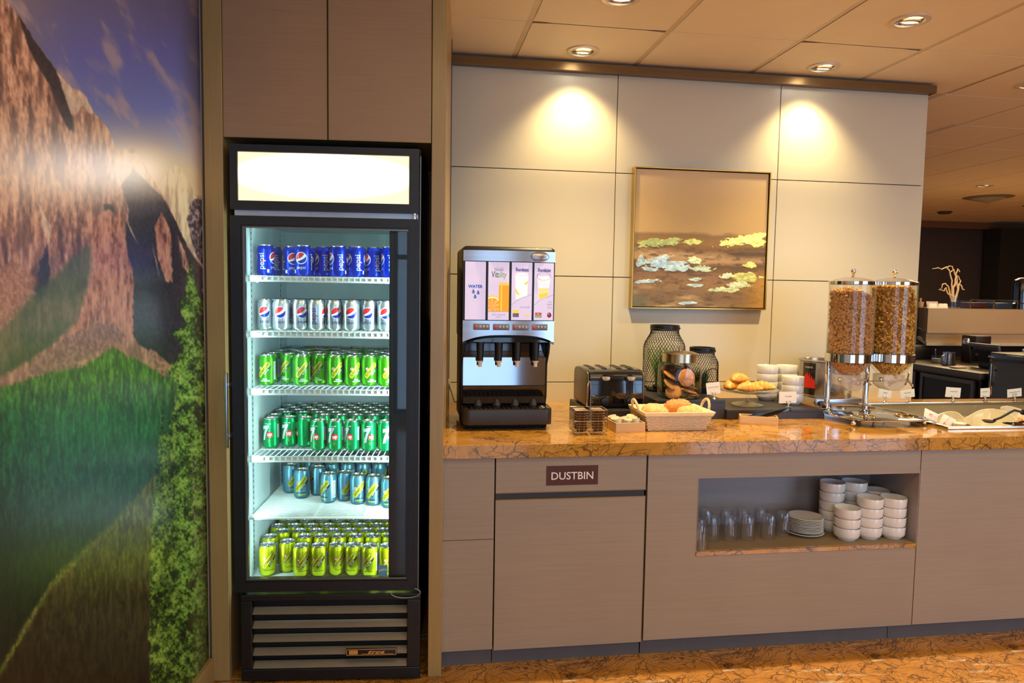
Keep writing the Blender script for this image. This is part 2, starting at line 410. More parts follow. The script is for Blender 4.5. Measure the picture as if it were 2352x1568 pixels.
for nm, x0, x1 in (('window_1', -2.0, .3), ('window_2', 2.1, 5.1)):
    fr = MB().box(x0, x1, -6.06, -6.0, .08, .12).box(x0, x1, -6.06, -6.0, 2.37, 2.42).box(x0, x1, -6.06, -6.0, 1.72, 1.77)
    n = 2 if x0 < 0 else 3
    for k in range(n + 1): c = x0 + (x1 - x0) * k / n; fr.box(max(x0, c - .035), min(x1, c + .035), -6.06, -6.0, .12, 2.37)
    w = struct(nm, fr, WF)
    struct('pane', MB().box(x0 + .01, x1 - .01, -6.035, -6.03, .12, 2.37), glass('window_glass'), parent=w)

# ------------------------------------------------------------------ downlights
RINGM = mat('downlight_white_metal', (222, 206, 176), .35, .2); BULB = mat('lit_lamp_face', (255, 246, 228), .4, emit=28)
REFL = mat('downlight_reflector', (190, 180, 160), .2, .9)
def downlight(x, y, label, on=True, tilt=.22):
    t = Thing('downlight', label, 'ceiling light', (x, y, CEIL - .006), local=True, group='recessed downlights over the food counter')
    t.part('trim_ring', MB().lathe([(.052, .004), (.056, -.002), (.064, -.003), (.076, 0), (.077, .006), (.052, .006)], 40), RINGM)
    t.part('reflector', MB().lathe([(.053, .004), (.048, .022), (.040, .036)], 32), REFL)
    h = t.part('lamp_holder', MB().lathe([(.036, .010), (.040, .004), (.041, -.003), (.036, -.006), (.033, -.003)], 32), REFL)
    h.rotation_euler = (tilt, 0, 0)
    b = t.part('bulb', MB().lathe([(.0001, -.002), (.028, -.003), (.033, .002)], 28), BULB if on else RINGM); b.rotation_euler = (tilt, 0, 0)
for (x, y), lb in zip(SPOTS, ('lit round downlight above the drink dispenser close to the bronze trim', 'lit round downlight above the cereal dispenser close to the bronze trim',
        'lit round downlight cut off by the top edge, in front of the drink dispenser', 'large lit round downlight nearest the viewer over the buffet end',
        'small downlight at the picture edge beyond the wall end', 'downlight over the far end of the cold buffet')):
    downlight(x, y, lb)
downlight(4.656, 2.884, 'small lit downlight far back over the bar')
def far_fitting(name, label, x, y, mb, m, cat): solo(name, mb, m, label, cat, (x, y, CEIL))
far_fitting('ceiling_speaker', 'grey shallow cone hanging under the ceiling past the far downlight', 5.35, 3.6, MB().lathe([(.001, -.07), (.06, -.05), (.25, -.001)], 28), mat('grey_fitting', (120, 108, 90), .6), 'speaker')
far_fitting('smoke_detector', 'dark small ceiling disc close to the far wall', 5.9, 4.9, MB().lathe([(.001, -.03), (.07, -.028), (.09, -.001)], 20), mat('dark_fitting', (70, 60, 50), .6), 'detector')
far_fitting('sprinkler', 'tiny pale nozzle under the far ceiling', 6.4, 4.1, MB().lathe([(.001, -.03), (.06, -.02), (.10, -.001)], 16), mat('dark_fitting2', (86, 74, 60), .6), 'sprinkler')

# ------------------------------------------------------------------ base cabinets, worktop
SH = mat('cabinet_shadow_gap', (18, 16, 15), .8)
CY, CB, CT = -.957, .069, .7935
t = Thing('base_cabinet', 'narrow taupe cabinet front between the brass post and the dustbin unit', 'cabinet', (-.80, -.6, 0))
t.part('body', MB().box(-.900, -.713, CY + .02, -.01, CB, CT), SH, smooth=0)
t.part('door', MB().box(-.901, -.711, CY, CY + .019, CB, .488), LAM, bevel=.001, smooth=0)
t.part('upper_panel', MB().box(-.901, -.711, CY, CY + .019, .490, CT), LAM, bevel=.001, smooth=0)
t.part('toe_kick', MB().box(-.901, -.711, -.927, -.91, 0, CB - .001), mat('blue_grey_kick', (92, 88, 90), .5), smooth=0)
KICK = mat('blue_grey_kick', (92, 88, 90), .5)
t = Thing('dustbin_cabinet', 'taupe waste cabinet with a dark slot under its brown sign', 'cabinet', (-.42, -.6, 0))
t.part('body', MB().box(-.708, -.132, CY + .02, -.01, CB, CT), SH, smooth=0)
t.part('slot_back', MB().box(-.705, -.134, CY + .014, CY + .0195, .625, .67), mat('dark_grey_slot', (62, 60, 62), .5), smooth=0)
f = t.part('fascia', MB().box(-.706, -.133, CY, CY + .013, .662, CT - .002), LAM, bevel=.001, smooth=0)
f2 = t.part('door', MB().box(-.705, -.135, CY - .001, CY + .013, .064, .634), LAM, bevel=.001, smooth=0)
t.part('edging', MB().box(-.7058, -.1342, CY - .0012, CY + .013, .6335, .6365), BRASSEDGE, f2, smooth=0)
t.part('edging', MB().box(-.7062, -.1332, CY - .0004, CY + .012, .6595, .6625), BRASSEDGE, f, smooth=0)
t.part('edging', MB().box(-.1352, -.1335, CY - .0011, CY + .012, .064, .634), BRASSEDGE, f2, smooth=0)
t.part('edging', MB().box(-.7065, -.7048, CY - .0011, CY + .012, .064, .634), BRASSEDGE, f2, smooth=0)
t.part('toe_kick', MB().box(-.708, -.132, -.927, -.91, 0, CB - .001), KICK, smooth=0)
p = Print(); p.add(poly([(-.098, -.036), (.098, -.036), (.098, .036), (-.098, .036)]), 0, 0).add(xf(text2d('DUSTBIN', .040, .0004), 0, -.0145), 1, 6)
sg = solo('dustbin_sign', MB().box(-.0985, .0985, -.0012, 0, -.0365, .0365), mat('sign_brown', (84, 42, 30), .35), 'dark brown sign reading DUSTBIN in white letters', 'sign', (-.4195, CY - .0003, .722))
o = bpy.data.objects.new('lettering', p.build(lambda x, y, l: (x, -.0012 - l, y)).mesh('lettering', [mat('sign_brown', (84, 42, 30), .35), paper()], smooth=0)); COL.objects.link(o); o.parent = sg; o['label'] = 'white printed letters'
# unit with the open niche
NX0, NX1, NZ0, NZ1, NY = .075, 1.0125, .410, .698, -.655
t = Thing('niche_cabinet', 'wide taupe cabinet with an open niche holding crockery', 'cabinet', (.44, -.6, 0))
t.part('front_panel', MB().box(-.126, NX0, CY, CY + .019, CB, CT).box(NX0, 1.0120, CY, CY + .019, NZ1, CT).box(NX0, 1.0120, CY, CY + .019, CB, .394), LAM, smooth=0)
t.part('niche_lining', MB().box(NX0 - .012, NX0 - .0005, CY + .0195, NY + .01, .40, NZ1 + .012).box(NX1, NX1 + .002, CY + .001, NY + .01, .395, NZ1 + .012).box(NX0 - .012, NX1 + .002, NY, NY + .012, .395, NZ1 + .012).box(NX0 - .012, NX1 + .002, CY + .0195, NY, NZ1, NZ1 + .012), laminate('niche_laminate_daylit', (156, 146, 142), (170, 160, 155)), smooth=0)  # lining laminate made paler and bluer to stand in for daylight
t.part('edging', MB().box(NX0 - .0002, NX0 + .0025, CY - .0008, CY + .019, .394, NZ1), BRASSEDGE, smooth=0)
t.part('niche_shelf', MB().box(NX0 + .0005, NX1 - .0005, CY - .004, NY - .0005, .394, NZ0), GOLDM, bevel=.001, smooth=0, label='marble shelf slab')
t.part('shelf_liner', MB().box(NX0 + .002, NX1 - .002, CY + .012, NY - .002, NZ0, NZ0 + .0012), mat('liner_olive', (150, 128, 92), .55), smooth=0, label='olive tan shelf mat')
t.part('body', MB().box(-.127, 1.0145, NY + .013, -.01, CB, CT).box(-.127, NX0 - .013, CY + .02, NY + .013, CB, CT), SH, smooth=0)
t.part('toe_kick', MB().box(-.127, .928, -.927, -.91, 0, CB - .001), KICK, smooth=0)
NF = NZ0 + .0014
t = Thing('end_cabinet', 'plain taupe cabinet front at the cold buffet end', 'cabinet', (1.9, -.6, 0))
t.part('front_panel', MB().box(1.0160, 2.9, CY, CY + .019, CB, CT), LAM, bevel=.001, smooth=0)
t.part('body', MB().box(1.020, 2.9, CY + .02, CY + .04, CB, CT).box(1.018, 2.9, -.03, -.01, CB, CT).box(2.88, 2.9, CY + .04, -.03, CB, CT), SH, smooth=0)
t.part('toe_kick', MB().box(.931, 2.9, -.927, -.91, 0, CB - .001), KICK, smooth=0)
H = .845
WX0, WX1, WY0, WY1 = 1.262, 2.62, -.800, -.188
ct = Thing('countertop', 'long polished gold marble worktop with dark branching veins', 'worktop', (.06, -.48, .795))
ct.part('slab', MB().box(-.901, 1.032, -.974, -.001, .795, H), GOLDM, bevel=.0015, smooth=0)
ct = Thing('countertop', 'gold marble worktop section around the cold buffet well', 'worktop', (1.96, -.48, .795))
ct.part('slab', MB().box(1.0335, WX0, -.974, -.001, .795, H).box(WX1, 2.9, -.974, -.001, .795, H).box(WX0, WX1, -.974, WY0, .795, H).box(WX0, WX1, WY1, -.001, .795, H), GOLDM, smooth=0)

# ------------------------------------------------------------------ overhead cabinet (bay)
t = Thing('overhead_cabinet', 'two-door taupe cabinet above the drinks fridge', 'cabinet', (-.352, .3, 1.912), inbay=True)
t.part('body', MB().box(-.7015, -.002, .025, .69, 1.915, CEIL - .003), LAMH, smooth=0)
for (a, b) in ((-.7015, -.3555), (-.3515, -.004)):
    d = t.part('door', MB().box(a, b, .003, .022, 1.908, CEIL - .003), LAMH, bevel=.001, smooth=0)
    t.part('edging', MB().box(a, a + .002, .0022, .022, 1.908, CEIL - .003).box(b - .002, b, .0022, .022, 1.908, CEIL - .003).box(a, b, .0022, .022, 1.906, 1.908), BRASSEDGE, d, smooth=0)

# ------------------------------------------------------------------ drinks fridge (bay coordinates)
FU0, FU1 = -.672, -.040
LIN = mat('fridge_liner', (206, 226, 224), .35)
t = Thing('drinks_fridge', 'tall black single-door glass merchandiser fridge with a blank lit header', 'fridge', (-.356, .32, 0), inbay=True)
FR = t
sh = MB()
sh.box(FU0, FU1, .031, .66, 1.645, 1.886).box(FU0, FU1, .031, .66, .03, .335)
sh.box(FU0, -.657, .031, .66, .335, 1.645).box(-.053, FU1, .031, .66, .335, 1.645).box(-.657, -.053, .63, .66, .335, 1.645)
t.part('cabinet_shell', sh, blackf(), smooth=0)
ln = MB()
ln.box(-.656, -.651, .04, .629, .337, 1.643).box(-.059, -.054, .04, .629, .337, 1.643).box(-.651, -.059, .624, .629, .337, 1.643)
ln.box(-.651, -.059, .04, .624, .337, .342).box(-.651, -.059, .04, .624, 1.638, 1.643)
for u in (-.42, -.33, -.235): ln.box(u - .0015, u + .0015, .6215, .624, .343, 1.637)
lo = t.part('inner_liner', ln, LIN, smooth=0, label='pale white-green inner liner')
pil = MB().box(-.6509, -.648, .105, .127, .345, 1.636).box(-.6509, -.648, .50, .522, .345, 1.636).box(-.062, -.0591, .50, .522, .345, 1.636)
t.part('shelf_rail', pil, mat('rail_grey', (190, 205, 204), .3, .4), lo, smooth=0)
hm = MB()
for k in range(62):
    z = .36 + k * .0205; hm.box(-.6479, -.6476, .113, .119, z, z + .008).box(-.6479, -.6476, .508, .514, z, z + .008)
t.part('rail_holes', hm, mat('hole_dark', (40, 46, 48), .8), lo, kind='stuff', smooth=0)
# header
hb = MB()
for (a, b, c, d) in ((-.675, -.042, 1.856, 1.880), (-.675, -.042, 1.664, 1.693), (-.675, -.650, 1.693, 1.856), (-.076, -.042, 1.693, 1.856)): hb.box(a, b, -.02, .03, c, d)
hd = t.part('header_frame', hb, blackp(), smooth=0)
s_ = NT('lit_sign_face'); v_ = s_.coord('Generated', (1, 1, 1)); s_.b.inputs['Base Color'].default_value = (.9, .85, .75, 1)
gr = s_.n('ShaderNodeTexGradient', gradient_type='SPHERICAL'); mp = s_.n('ShaderNodeMapping'); mp.inputs['Location'].default_value = (-.9, 0, -1.1); mp.inputs['Scale'].default_value = (1.8, 0, 2.0)
c_ = s_.n('ShaderNodeTexCoord'); s_.l(c_.outputs['Generated'], mp.inputs['Vector']); s_.l(mp.outputs[0], gr.inputs['Vector'])
s_.l(s_.ramp(gr.outputs[0], [(0, lin((255, 222, 170))), (.18, lin((255, 244, 224))), (.4, (1, 1, 1))]), s_.b.inputs['Emission Color'])
s_.l(s_.ramp(gr.outputs[0], [(0, .95), (.35, 1.)]), s_.b.inputs['Emission Strength'])
mm_ = s_.n('ShaderNodeMath', operation='MULTIPLY'); mm_.inputs[1].default_value = 5.0
s_.l(s_.ramp(gr.outputs[0], [(0, .2), (.45, 1.)]), mm_.inputs[0]); s_.l(mm_.outputs[0], s_.b.inputs['Emission Strength'])
t.part('sign_panel', MB().box(-.6495, -.0765, -.013, -.008, 1.6935, 1.8555), s_.m, smooth=0, label='blank glowing white sign face')
t.part('steel_strip', MB().box(-.668, -.046, .004, .03, 1.6445, 1.6632), mat('pale_steel_strip', (196, 204, 214), .3, .3), smooth=0, label='pale metal strip above the door')
t.part('hinge', MB().lathe([(.0001, 0), (.008, 0), (.008, .006), (.005, .007), (.005, .014), (.009, .015), (.009, .019), (.0001, .019)], 16, (-.057, -.008, 1.6435)), chrome())
t.part('side_glint', MB().box(-.0398, -.0375, .004, .03, .08, 1.86), mat('side_glint_pale', (150, 150, 150), .35, .4), smooth=0)  # pale strip put in for light reflecting off the black side
# door
db = MB(); dz0, dz1, gu0, gu1, gz0, gz1 = .334, 1.6425, -.630, -.082, .381, 1.604
for (a, b, c, d) in ((-.676, -.040, gz1, dz1), (-.676, -.040, dz0, gz0), (-.676, gu0, gz0, gz1), (gu1, -.040, gz0, gz1)): db.box(a, b, -.022, .002, c, d)
for (a, b, c, d) in ((-.662, -.054, gz1 + .008, dz1 - .012), (-.662, -.054, dz0 + .012, gz0 - .010), (-.662, gu0 - .010, gz0 - .010, gz1 + .008), (gu1 + .010, -.054, gz0 - .010, gz1 + .008)): db.box(a, b, -.0252, -.0221, c, d)
dr = t.part('door', db, blackp(), smooth=0)
gk = MB()
for (a, b, c, d) in ((gu0 - .004, gu1 + .004, gz1 - .003, gz1 + .002), (gu0 - .004, gu1 + .004, gz0 - .004, gz0 + .001), (gu0 - .004, gu0 + .004, gz0, gz1)): gk.box(a, b, -.0235, -.0222, c, d)
t.part('glass_bead', gk, mat('dull_silver_bead', (120, 116, 108), .3, .7), dr, smooth=0)
t.part('door_glass', MB().box(gu0, gu1, -.016, -.012, gz0, gz1), glass('fridge_door_glass', (.93, .97, .96), 1.0), dr, smooth=0)
t.part('dark_mullion', MB().box(-.143, gu1 + .006, -.008, .012, gz0 + .001, gz1 - .001), mat('mullion_black', (13, 14, 19), .4), dr, smooth=0, label='broad black strip behind the glass')
t.part('handle', MB().box(-.689, -.681, -.056, -.044, .853, 1.110).box(-.6805, -.6765, -.050, -.02, .885, .900).box(-.6805, -.6765, -.050, -.02, 1.062, 1.077), steel(), dr, bevel=.0012, label='slim brushed steel bar handle')
t.part('energy_sticker', MB().box(-.176, -.1455, -.0172, -.0164, .384, .425), mat('sticker_blue', (96, 150, 182), .4), dr, smooth=0, label='small blue square sticker')
pr = Print()
pr.add(xf(text2d('energy', .011, .0002), -.161, .4045, .15), 0)
def arcband(cx, cy, r0, r1, a0, a1, n=16): return poly([(cx + r0 * math.cos(a0 + (a1 - a0) * i / n), cy + r0 * math.sin(a0 + (a1 - a0) * i / n) * .6) for i in range(n + 1)] + [(cx + r1 * math.cos(a1 + (a0 - a1) * i / n), cy + r1 * math.sin(a1 + (a0 - a1) * i / n) * .6) for i in range(n + 1)])
pr.add(arcband(-.161, .404, .0105, .0125, .2, 2.6), 0)
t.part('lettering', pr.build(lambda x, y, l: (x, -.0173 - l, y)), mat('sticker_white', (200, 222, 232), .5), dr, smooth=0)
# lower grille
gb_ = MB()
for (a, b, c, d) in ((-.657, -.028, .299, .322), (-.657, -.028, .008, .050), (-.657, -.618, .050, .299), (-.075, -.028, .050, .299)): gb_.box(a, b, -.020, .012, c, d)
t.part('grille_frame', gb_, blackf(), bevel=.003, smooth=0)
t.part('grille_back', MB().box(-.655, -.030, .020, .0305, .015, .318), mat('pitch_black', (6, 6, 6), .8), smooth=0)
SLAT = mat('grille_slat_grey', (150, 140, 124), .35, .5)
for k, z in enumerate((.258, .207, .157, .108, .060)):
    b = MB(); b.X = Matrix.Translation((-.3465, -.004, z)) @ Matrix.Rotation(math.radians(38), 4, 'X')
    b.box(-.2705, .2705, -.0145, .0145, -.0012, .0012); t.part('slat', b, SLAT, smooth=0)
pl = t.part('nameplate', MB().box(-.290, -.110, -.0262, -.0205, .098, .124), mat('plate_black', (18, 16, 14), .25), bevel=.002, label='small black and gold nameplate')
GOLDP = mat('plate_gold', (226, 190, 120), .25, .8)
pr = Print()
for a, b, c, d in ((-.288, -.112, .0995, .1015), (-.288, -.112, .1205, .1225), (-.288, -.286, .0995, .1225), (-.114, -.112, .0995, .1225), (-.279, -.248, .103, .1185)): pr.add(poly([(a, c), (b, c), (b, d), (a, d)]), 0)
pr.add(xf(text2d('true', .0185, .0009, .5, 1.25), -.186, .1050, 0, (1.45, 1)), 0)
pr.add(poly([(-.236, .1035), (-.122, .1035), (-.122, .1050), (-.236, .1050)]), 0)
t.part('lettering', pr.build(lambda x, y, l: (x, -.0264 - l, y)), GOLDP, pl, smooth=0)
cab = [(-.080 + .052 * math.cos(a) * 1.0, -.028 - .002 * math.sin(a), .340 + .020 * math.sin(a) - .012) for a in [PI + i * (PI + .9) / 16 for i in range(17)]]
t.part('hinge_cable', MB().tube(cab, .0022, 6), mat('grey_cable', (130, 128, 126), .4, .3))
# shelves
SHW = mat('shelf_white_wire', (226, 236, 232), .35)
def wire_shelf(zt, lip, v0=.065):
    fr_ = MB()
    if lip:
        fr_.box(-.645, -.064, v0, v0 + .004, zt - .0035, zt).box(-.645, -.064, v0 - .001, v0 + .004, zt - .0215, zt - .0150)
        fr_.box(-.645, -.064, v0 + .003, v0 + .006, zt - .018, zt - .006)
    else: fr_.tube([(-.645, v0, zt - .004), (-.064, v0, zt - .004)], .0045, 8)
    fr_.tube([(-.643, v0 + .004, zt - .005), (-.643, .612, zt - .005)], .003, 6).tube([(-.066, v0 + .004, zt - .005), (-.066, .612, zt - .005)], .003, 6).tube([(-.643, .612, zt - .005), (-.066, .612, zt - .005)], .003, 6)
    s = FR.part('shelf', fr_, SHW)
    w = MB()
    if lip:
        n = 29
        for k in range(n):
            u = -.640 + k * (.570 / (n - 1)); w.box(u - .0012, u + .0012, v0, .612, zt - .0035, zt - .0006)
            w.box(u - .0022, u + .0022, v0 - .0014, v0 + .0028, zt - .016, zt - .002)
        for v in (.2, .4): w.box(-.643, -.066, v - .002, v + .002, zt - .0075, zt - .0036)
    else:
        n = 38
        for k in range(n): v = v0 + .012 + k * (.535 / n); w.box(-.643, -.066, v - .0013, v + .0013, zt - .003, zt)
        for u in (-.60, -.42, -.24, -.10): w.box(u - .003, u + .003, v0, .612, zt - .009, zt - .0031)
    FR.part('wire_grid', w, SHW, s, kind='stuff', smooth=0)
    FR.part('shelf_clip', MB().box(-.6475, -.630, .110, .122, zt - .022, zt - .009).bar((-.645, .115, zt - .010), (-.620, .10, zt - .024), .004, .004), SHW, s, smooth=0)
ZS = [1.443, 1.246, 1.040, .797, .577, .343]
for k in range(5): wire_shelf(ZS[k], k < 4, .065 if k < 4 else .055)
# the fridge's own lamp strip, behind the dark mullion
lo_ = t.part('lamp_strip', MB().box(-.092, -.070, .022, .034, .40, 1.60), mat('cool_lamp_strip', (225, 250, 250), .4, emit=6.), smooth=0)
def bay_area(u, v, z, sx, sy, e, col, look):
    l = bpy.data.lights.new('fridge_lamp', 'AREA'); l.shape = 'RECTANGLE'; l.size = sx; l.size_y = sy; l.energy = e; l.color = col
    o = bpy.data.objects.new('fridge_lamp', l); COL.objects.link(o); o.location = bay(u, v, z)
    d = (BU * look[0] + BV * look[1]).normalized(); m = Matrix((d.cross(Vector((0, 0, 1))), Vector((0, 0, 1)), -d)).transposed()
    o.rotation_euler = m.to_euler(); return o
bay_area(-.098, .030, .98, .02, 1.2, 7.0, (.72, .97, 1.0), (-1, .75))
bay_area(-.625, .050, .98, .02, 1.2, 2.2, (.72, .97, 1.0), (1, .9))  # second, weaker fill from the left, where no strip is built

# ------------------------------------------------------------------ cans
CRD, CH = .0305, .113
body_prof = [(.0001, .0035), (.019, .0035), (.0225, .0), (.0245, .0012), (.0285, .007), (CRD, .012), (CRD, .094), (.0297, .0985), (.0262, .1075), (.0258, .1090)]
LIDM = mat('can_lid_aluminium', (214, 216, 216), .22, 1., .03, 40)
lid_me = MB().lathe([(.0258, .1088), (.0268, .1105), (.0270, .1122), (.0262, CH), (.0250, .1122), (.0240, .1085), (.0001, .1085)], 32).mesh('lid', LIDM)
tab_me = MB().prism([(.0065 * math.cos(a) * (1.0), .0005 + .011 * math.sin(a)) for a in [i * 2 * PI / 16 for i in range(16)]], .1088, .1099, 'z').lathe([(.0001, .1112), (.0022, .1108), (.0028, .1098)], 10).mesh('pull_tab', LIDM)
scr_me = None
def cyl(R=CRD, z0=0.):
    return lambda x, y, l: ((R + l) * math.sin(x / R), -(R + l) * math.cos(x / R), z0 + y)
PW = mat('print_white', (236, 238, 240), .35); PR_ = mat('print_red', (214, 34, 38), .3); PB = mat('print_blue', (22, 40, 160), .3, .3)
PSV = mat('print_pale_silver', (198, 210, 214), .3, .3); PK = mat('print_black', (22, 24, 24), .4); PY = mat('print_lime', (206, 216, 30), .3, .2)
PG = mat('print_dark_green', (10, 92, 62), .3); PP = mat('print_pink', (214, 130, 120), .4); PN = mat('print_navy', (30, 44, 110), .35)
PGO = mat('print_gold', (196, 190, 36), .35)
def globe(P_, cx, cy, r, ring, white, red, blue, L0=0):
    P_.add(disc(cx, cy, r * 1.07, 28), ring, L0); P_.add(disc(cx, cy, r * .99, 28), white, L0 + 1)
    def bez(a, b, c, d, n=10):
        return [tuple((1 - t) ** 3 * a[k] + 3 * (1 - t) ** 2 * t * b[k] + 3 * (1 - t) * t * t * c[k] + t ** 3 * d[k] for k in (0, 1)) for t in [i / n for i in range(n + 1)]]
    rr = r * .94
    arc = [(math.cos(a), math.sin(a)) for a in [math.radians(52 + i * (198 - 52) / 14) for i in range(15)]]
    cv = bez(arc[-1], (-.2, -.1), (.25, .1), arc[0])[1:-1]
    P_.add(poly([(cx + x * rr, cy + y * rr) for x, y in arc + cv]), red, L0 + 2)
    arc = [(math.cos(a), math.sin(a)) for a in [math.radians(216 + i * (380 - 216) / 14) for i in range(15)]]
    cv = bez(arc[-1], (.5, -.25), (0, -.45), arc[0])[1:-1]
    P_.add(poly([(cx + x * rr, cy + y * rr) for x, y in arc + cv]), blue, L0 + 2)
def cola_print(diet):
    P_ = Print(); q = PI / 2 * CRD
    mats = [PN if diet else PSV, PW, PR_, PB, PSV]
    for s in (0, 2):
        cx = s * q
        globe(P_, cx, .066, .0205, 1 if not diet else 4, 1, 2, 3)
        P_.add(xf(text2d('pepsi', .0165, .0001), cx, .027), 0, 3)
    for s in (-1, 1):
        cx = s * q; P_.add(xf(text2d('pepsi', .029, .0002), cx + .006, .053, PI / 2), 0, 3)
        P_.add(disc(cx + .0005, .0535, .0040, 14), 2, 5)
    if not diet: P_.add(poly([(-q * .55 - .004, .012), (-q * .55 + .003, .012), (-q * .55 + .003, .024), (-q * .55 - .004, .024)]), 1, 1)
    return P_.build(cyl(), .004, .00007), mats
def banner_print(kind):
    P_ = Print(); ang = math.radians(53); c, s = math.cos(ang), math.sin(ang)
    mats = [{'green': PY, 'club': PY, 'tonic': PGO}[kind], PK, PG if kind == 'green' else PK, PW, PP, PR_, PY]
    for cx in (0, PI * CRD):
        def R2(pts): return [(cx + x * c - y * s, .060 + x * s + y * c) for x, y in pts]
        if kind == 'club': P_.add(poly(R2([(-.034, -.0105), (.029, -.0105), (.037, .0), (.031, .0105), (-.029, .0105), (-.037, .0)])), 3, 0)
        P_.add(poly(R2([(-.0335, -.0098), (.0285, -.0098), (.0355, .0), (.0300, .0098), (-.0290, .0098), (-.0355, .0)])), 1, 1)
        P_.add(poly(R2([(-.0325, -.0088), (.0280, -.0088), (.0340, .0), (.0292, .0088), (-.0280, .0088), (-.0340, .0)])), 0, 2)
        P_.add(xf(text2d('Schweppes', .0165, .0002, .25), cx + .0035, .0575, ang, (.80, 1)), 1, 4)
        P_.add(poly(R2([(-.018, -.0175), (.026, -.0175), (.030, -.0112), (-.014, -.0112)])), 2, 1)
        P_.add(xf(text2d('SINCE 1783', .0048, .0001), cx + .0115, .0500, ang), 3, 3)
        px, py = cx + (-.004) * c - .0135 * s, .060 + (-.004) * s + .0135 * c
        P_.add(disc(px, py, .0056, 18), 4, 3); P_.add(disc(px, py, .0042, 16), 5 if kind == 'tonic' else 3, 4); P_.add(disc(px, py, .0026, 12), 3 if kind == 'tonic' else 5, 5)
        if kind == 'green':
            P_.add(xf(text2d('SODA', .0062, .0002), cx + .004, .0225), 3, 2); P_.add(xf(text2d('GINGEMBRE', .0062, .0002), cx + .006, .0160), 3, 2)
        if kind == 'club':
            P_.add(xf(text2d('CLUB SODA', .0066, .0002), cx + .002, .0235), 1, 2); P_.add(poly([(cx - .014, .0165), (cx + .016, .0165), (cx + .016, .0195), (cx - .014, .0195)]), 6, 1)
        if kind == 'tonic': P_.add(xf(text2d('TONIC WATER', .0054, .0001), cx + .003, .0215), 2, 2)
    q = PI / 2 * CRD
    P_.add(poly([(q - .010, .022), (q + .006, .022), (q + .006, .088), (q - .010, .088)]), 3 if kind != 'club' else 3, 0)
    for k in range(14): P_.add(poly([(q - .009, .026 + k * .0043), (q + .005, .026 + k * .0043), (q + .005, .0275 + k * .0043), (q - .009, .0275 + k * .0043)]), 1, 1)
    return P_.build(cyl(), .004, .00007), mats
def seven_print():
    P_ = Print(); mats = [PSV, PG, PR_, PW, PY]
    S7 = [(-.012, .085), (.0135, .090), (.0145, .083), (.004, .062), (-.001, .040), (-.002, .033), (-.012, .030), (-.0105, .046), (-.003, .068), (.001, .0745), (-.0125, .0715)]
    for cx in (-.006, PI * CRD - .006):
        P_.add(poly([(cx + x + .0018, y - .0022) for x, y in S7]), 1, 0); P_.add(poly([(cx + x, y) for x, y in S7]), 0, 1)
        P_.add(disc(cx + .0165, .0530, .0118, 24, 1.0), 2, 3); P_.add(xf(text2d('up', .0190, .0006), cx + .0168, .0490, .12, (.9, 1)), 3, 5)
        P_.add(arcband(cx + .0165, .0500, .0120, .0130, 3.6, 5.9), 4, 4)
        for k in range(9): P_.add(disc(cx + .010 + (k % 3) * .0035, .0335 - (k // 3) * .0045 + (k % 2) * .001, .0009, 8), 4, 2)
        P_.add(xf(text2d('LEMON LIME', .0042, .0001), cx + .010, .0925), 3, 1)
    q = PI / 2 * CRD
    P_.add(poly([(q - .008, .040), (q + .008, .040), (q + .008, .090), (q - .008, .090)]), 0, 0)
    for k in range(10): P_.add(poly([(q - .007, .044 + k * .0045), (q + .007, .044 + k * .0045), (q + .007, .0455 + k * .0045), (q - .007, .0455 + k * .0045)]), 1, 1)
    return P_.build(cyl(), .004, .00007), mats
CAN = {}
def can_body(nm, col, metal=.75, rough=.28, taper=None):
    m = mat(nm, col, rough, metal, .04, 20)
    return MB().lathe(body_prof, 36).mesh('can_body', [m])
KINDS = {
    'cola': ((14, 48, 190), lambda: cola_print(False), 'blue cola can'), 'diet': ((202, 210, 214), lambda: cola_print(True), 'silver diet cola can'),
    'green': ((72, 172, 26), lambda: banner_print('green'), 'bright green ginger ale can'), 'seven': ((8, 158, 84), lambda: seven_print(), 'emerald green lemon-lime can'),
    'club': ((110, 176, 198), lambda: banner_print('club'), 'pale blue club soda can'), 'tonic': ((206, 214, 22), lambda: banner_print('tonic'), 'yellow tonic water can')}
for k, (col, fn, nm) in KINDS.items():
    pb_, pm = fn(); CAN[k] = (can_body('can_metal_' + k, col, .75 if k != 'diet' else .9), pb_.mesh('label_print', pm, smooth=0))
def can(kind, u, v, z, rz, label, group):
    e = bpy.data.objects.new('soda_can', None); COL.objects.link(e); e.location = bay(u, v, z); e.rotation_euler = (0, 0, rz - TH)
    e['label'] = label; e['category'] = 'can'; e['group'] = group
    b_, p_ = CAN[kind]
    for nm, me in (('can_body', b_), ('label_print', p_), ('lid', lid_me)):
        o = bpy.data.objects.new(nm, me); COL.objects.link(o); o.parent = e
        if nm == 'lid': q = bpy.data.objects.new('pull_tab', tab_me); COL.objects.link(q); q.parent = o; q.rotation_euler = (0, 0, random.uniform(0, 6))
SHN = ['top', 'second', 'third', 'fourth', 'fifth', 'bottom']
def rownames(i, n): return ORD[i] if i < len(ORD) else 'last'
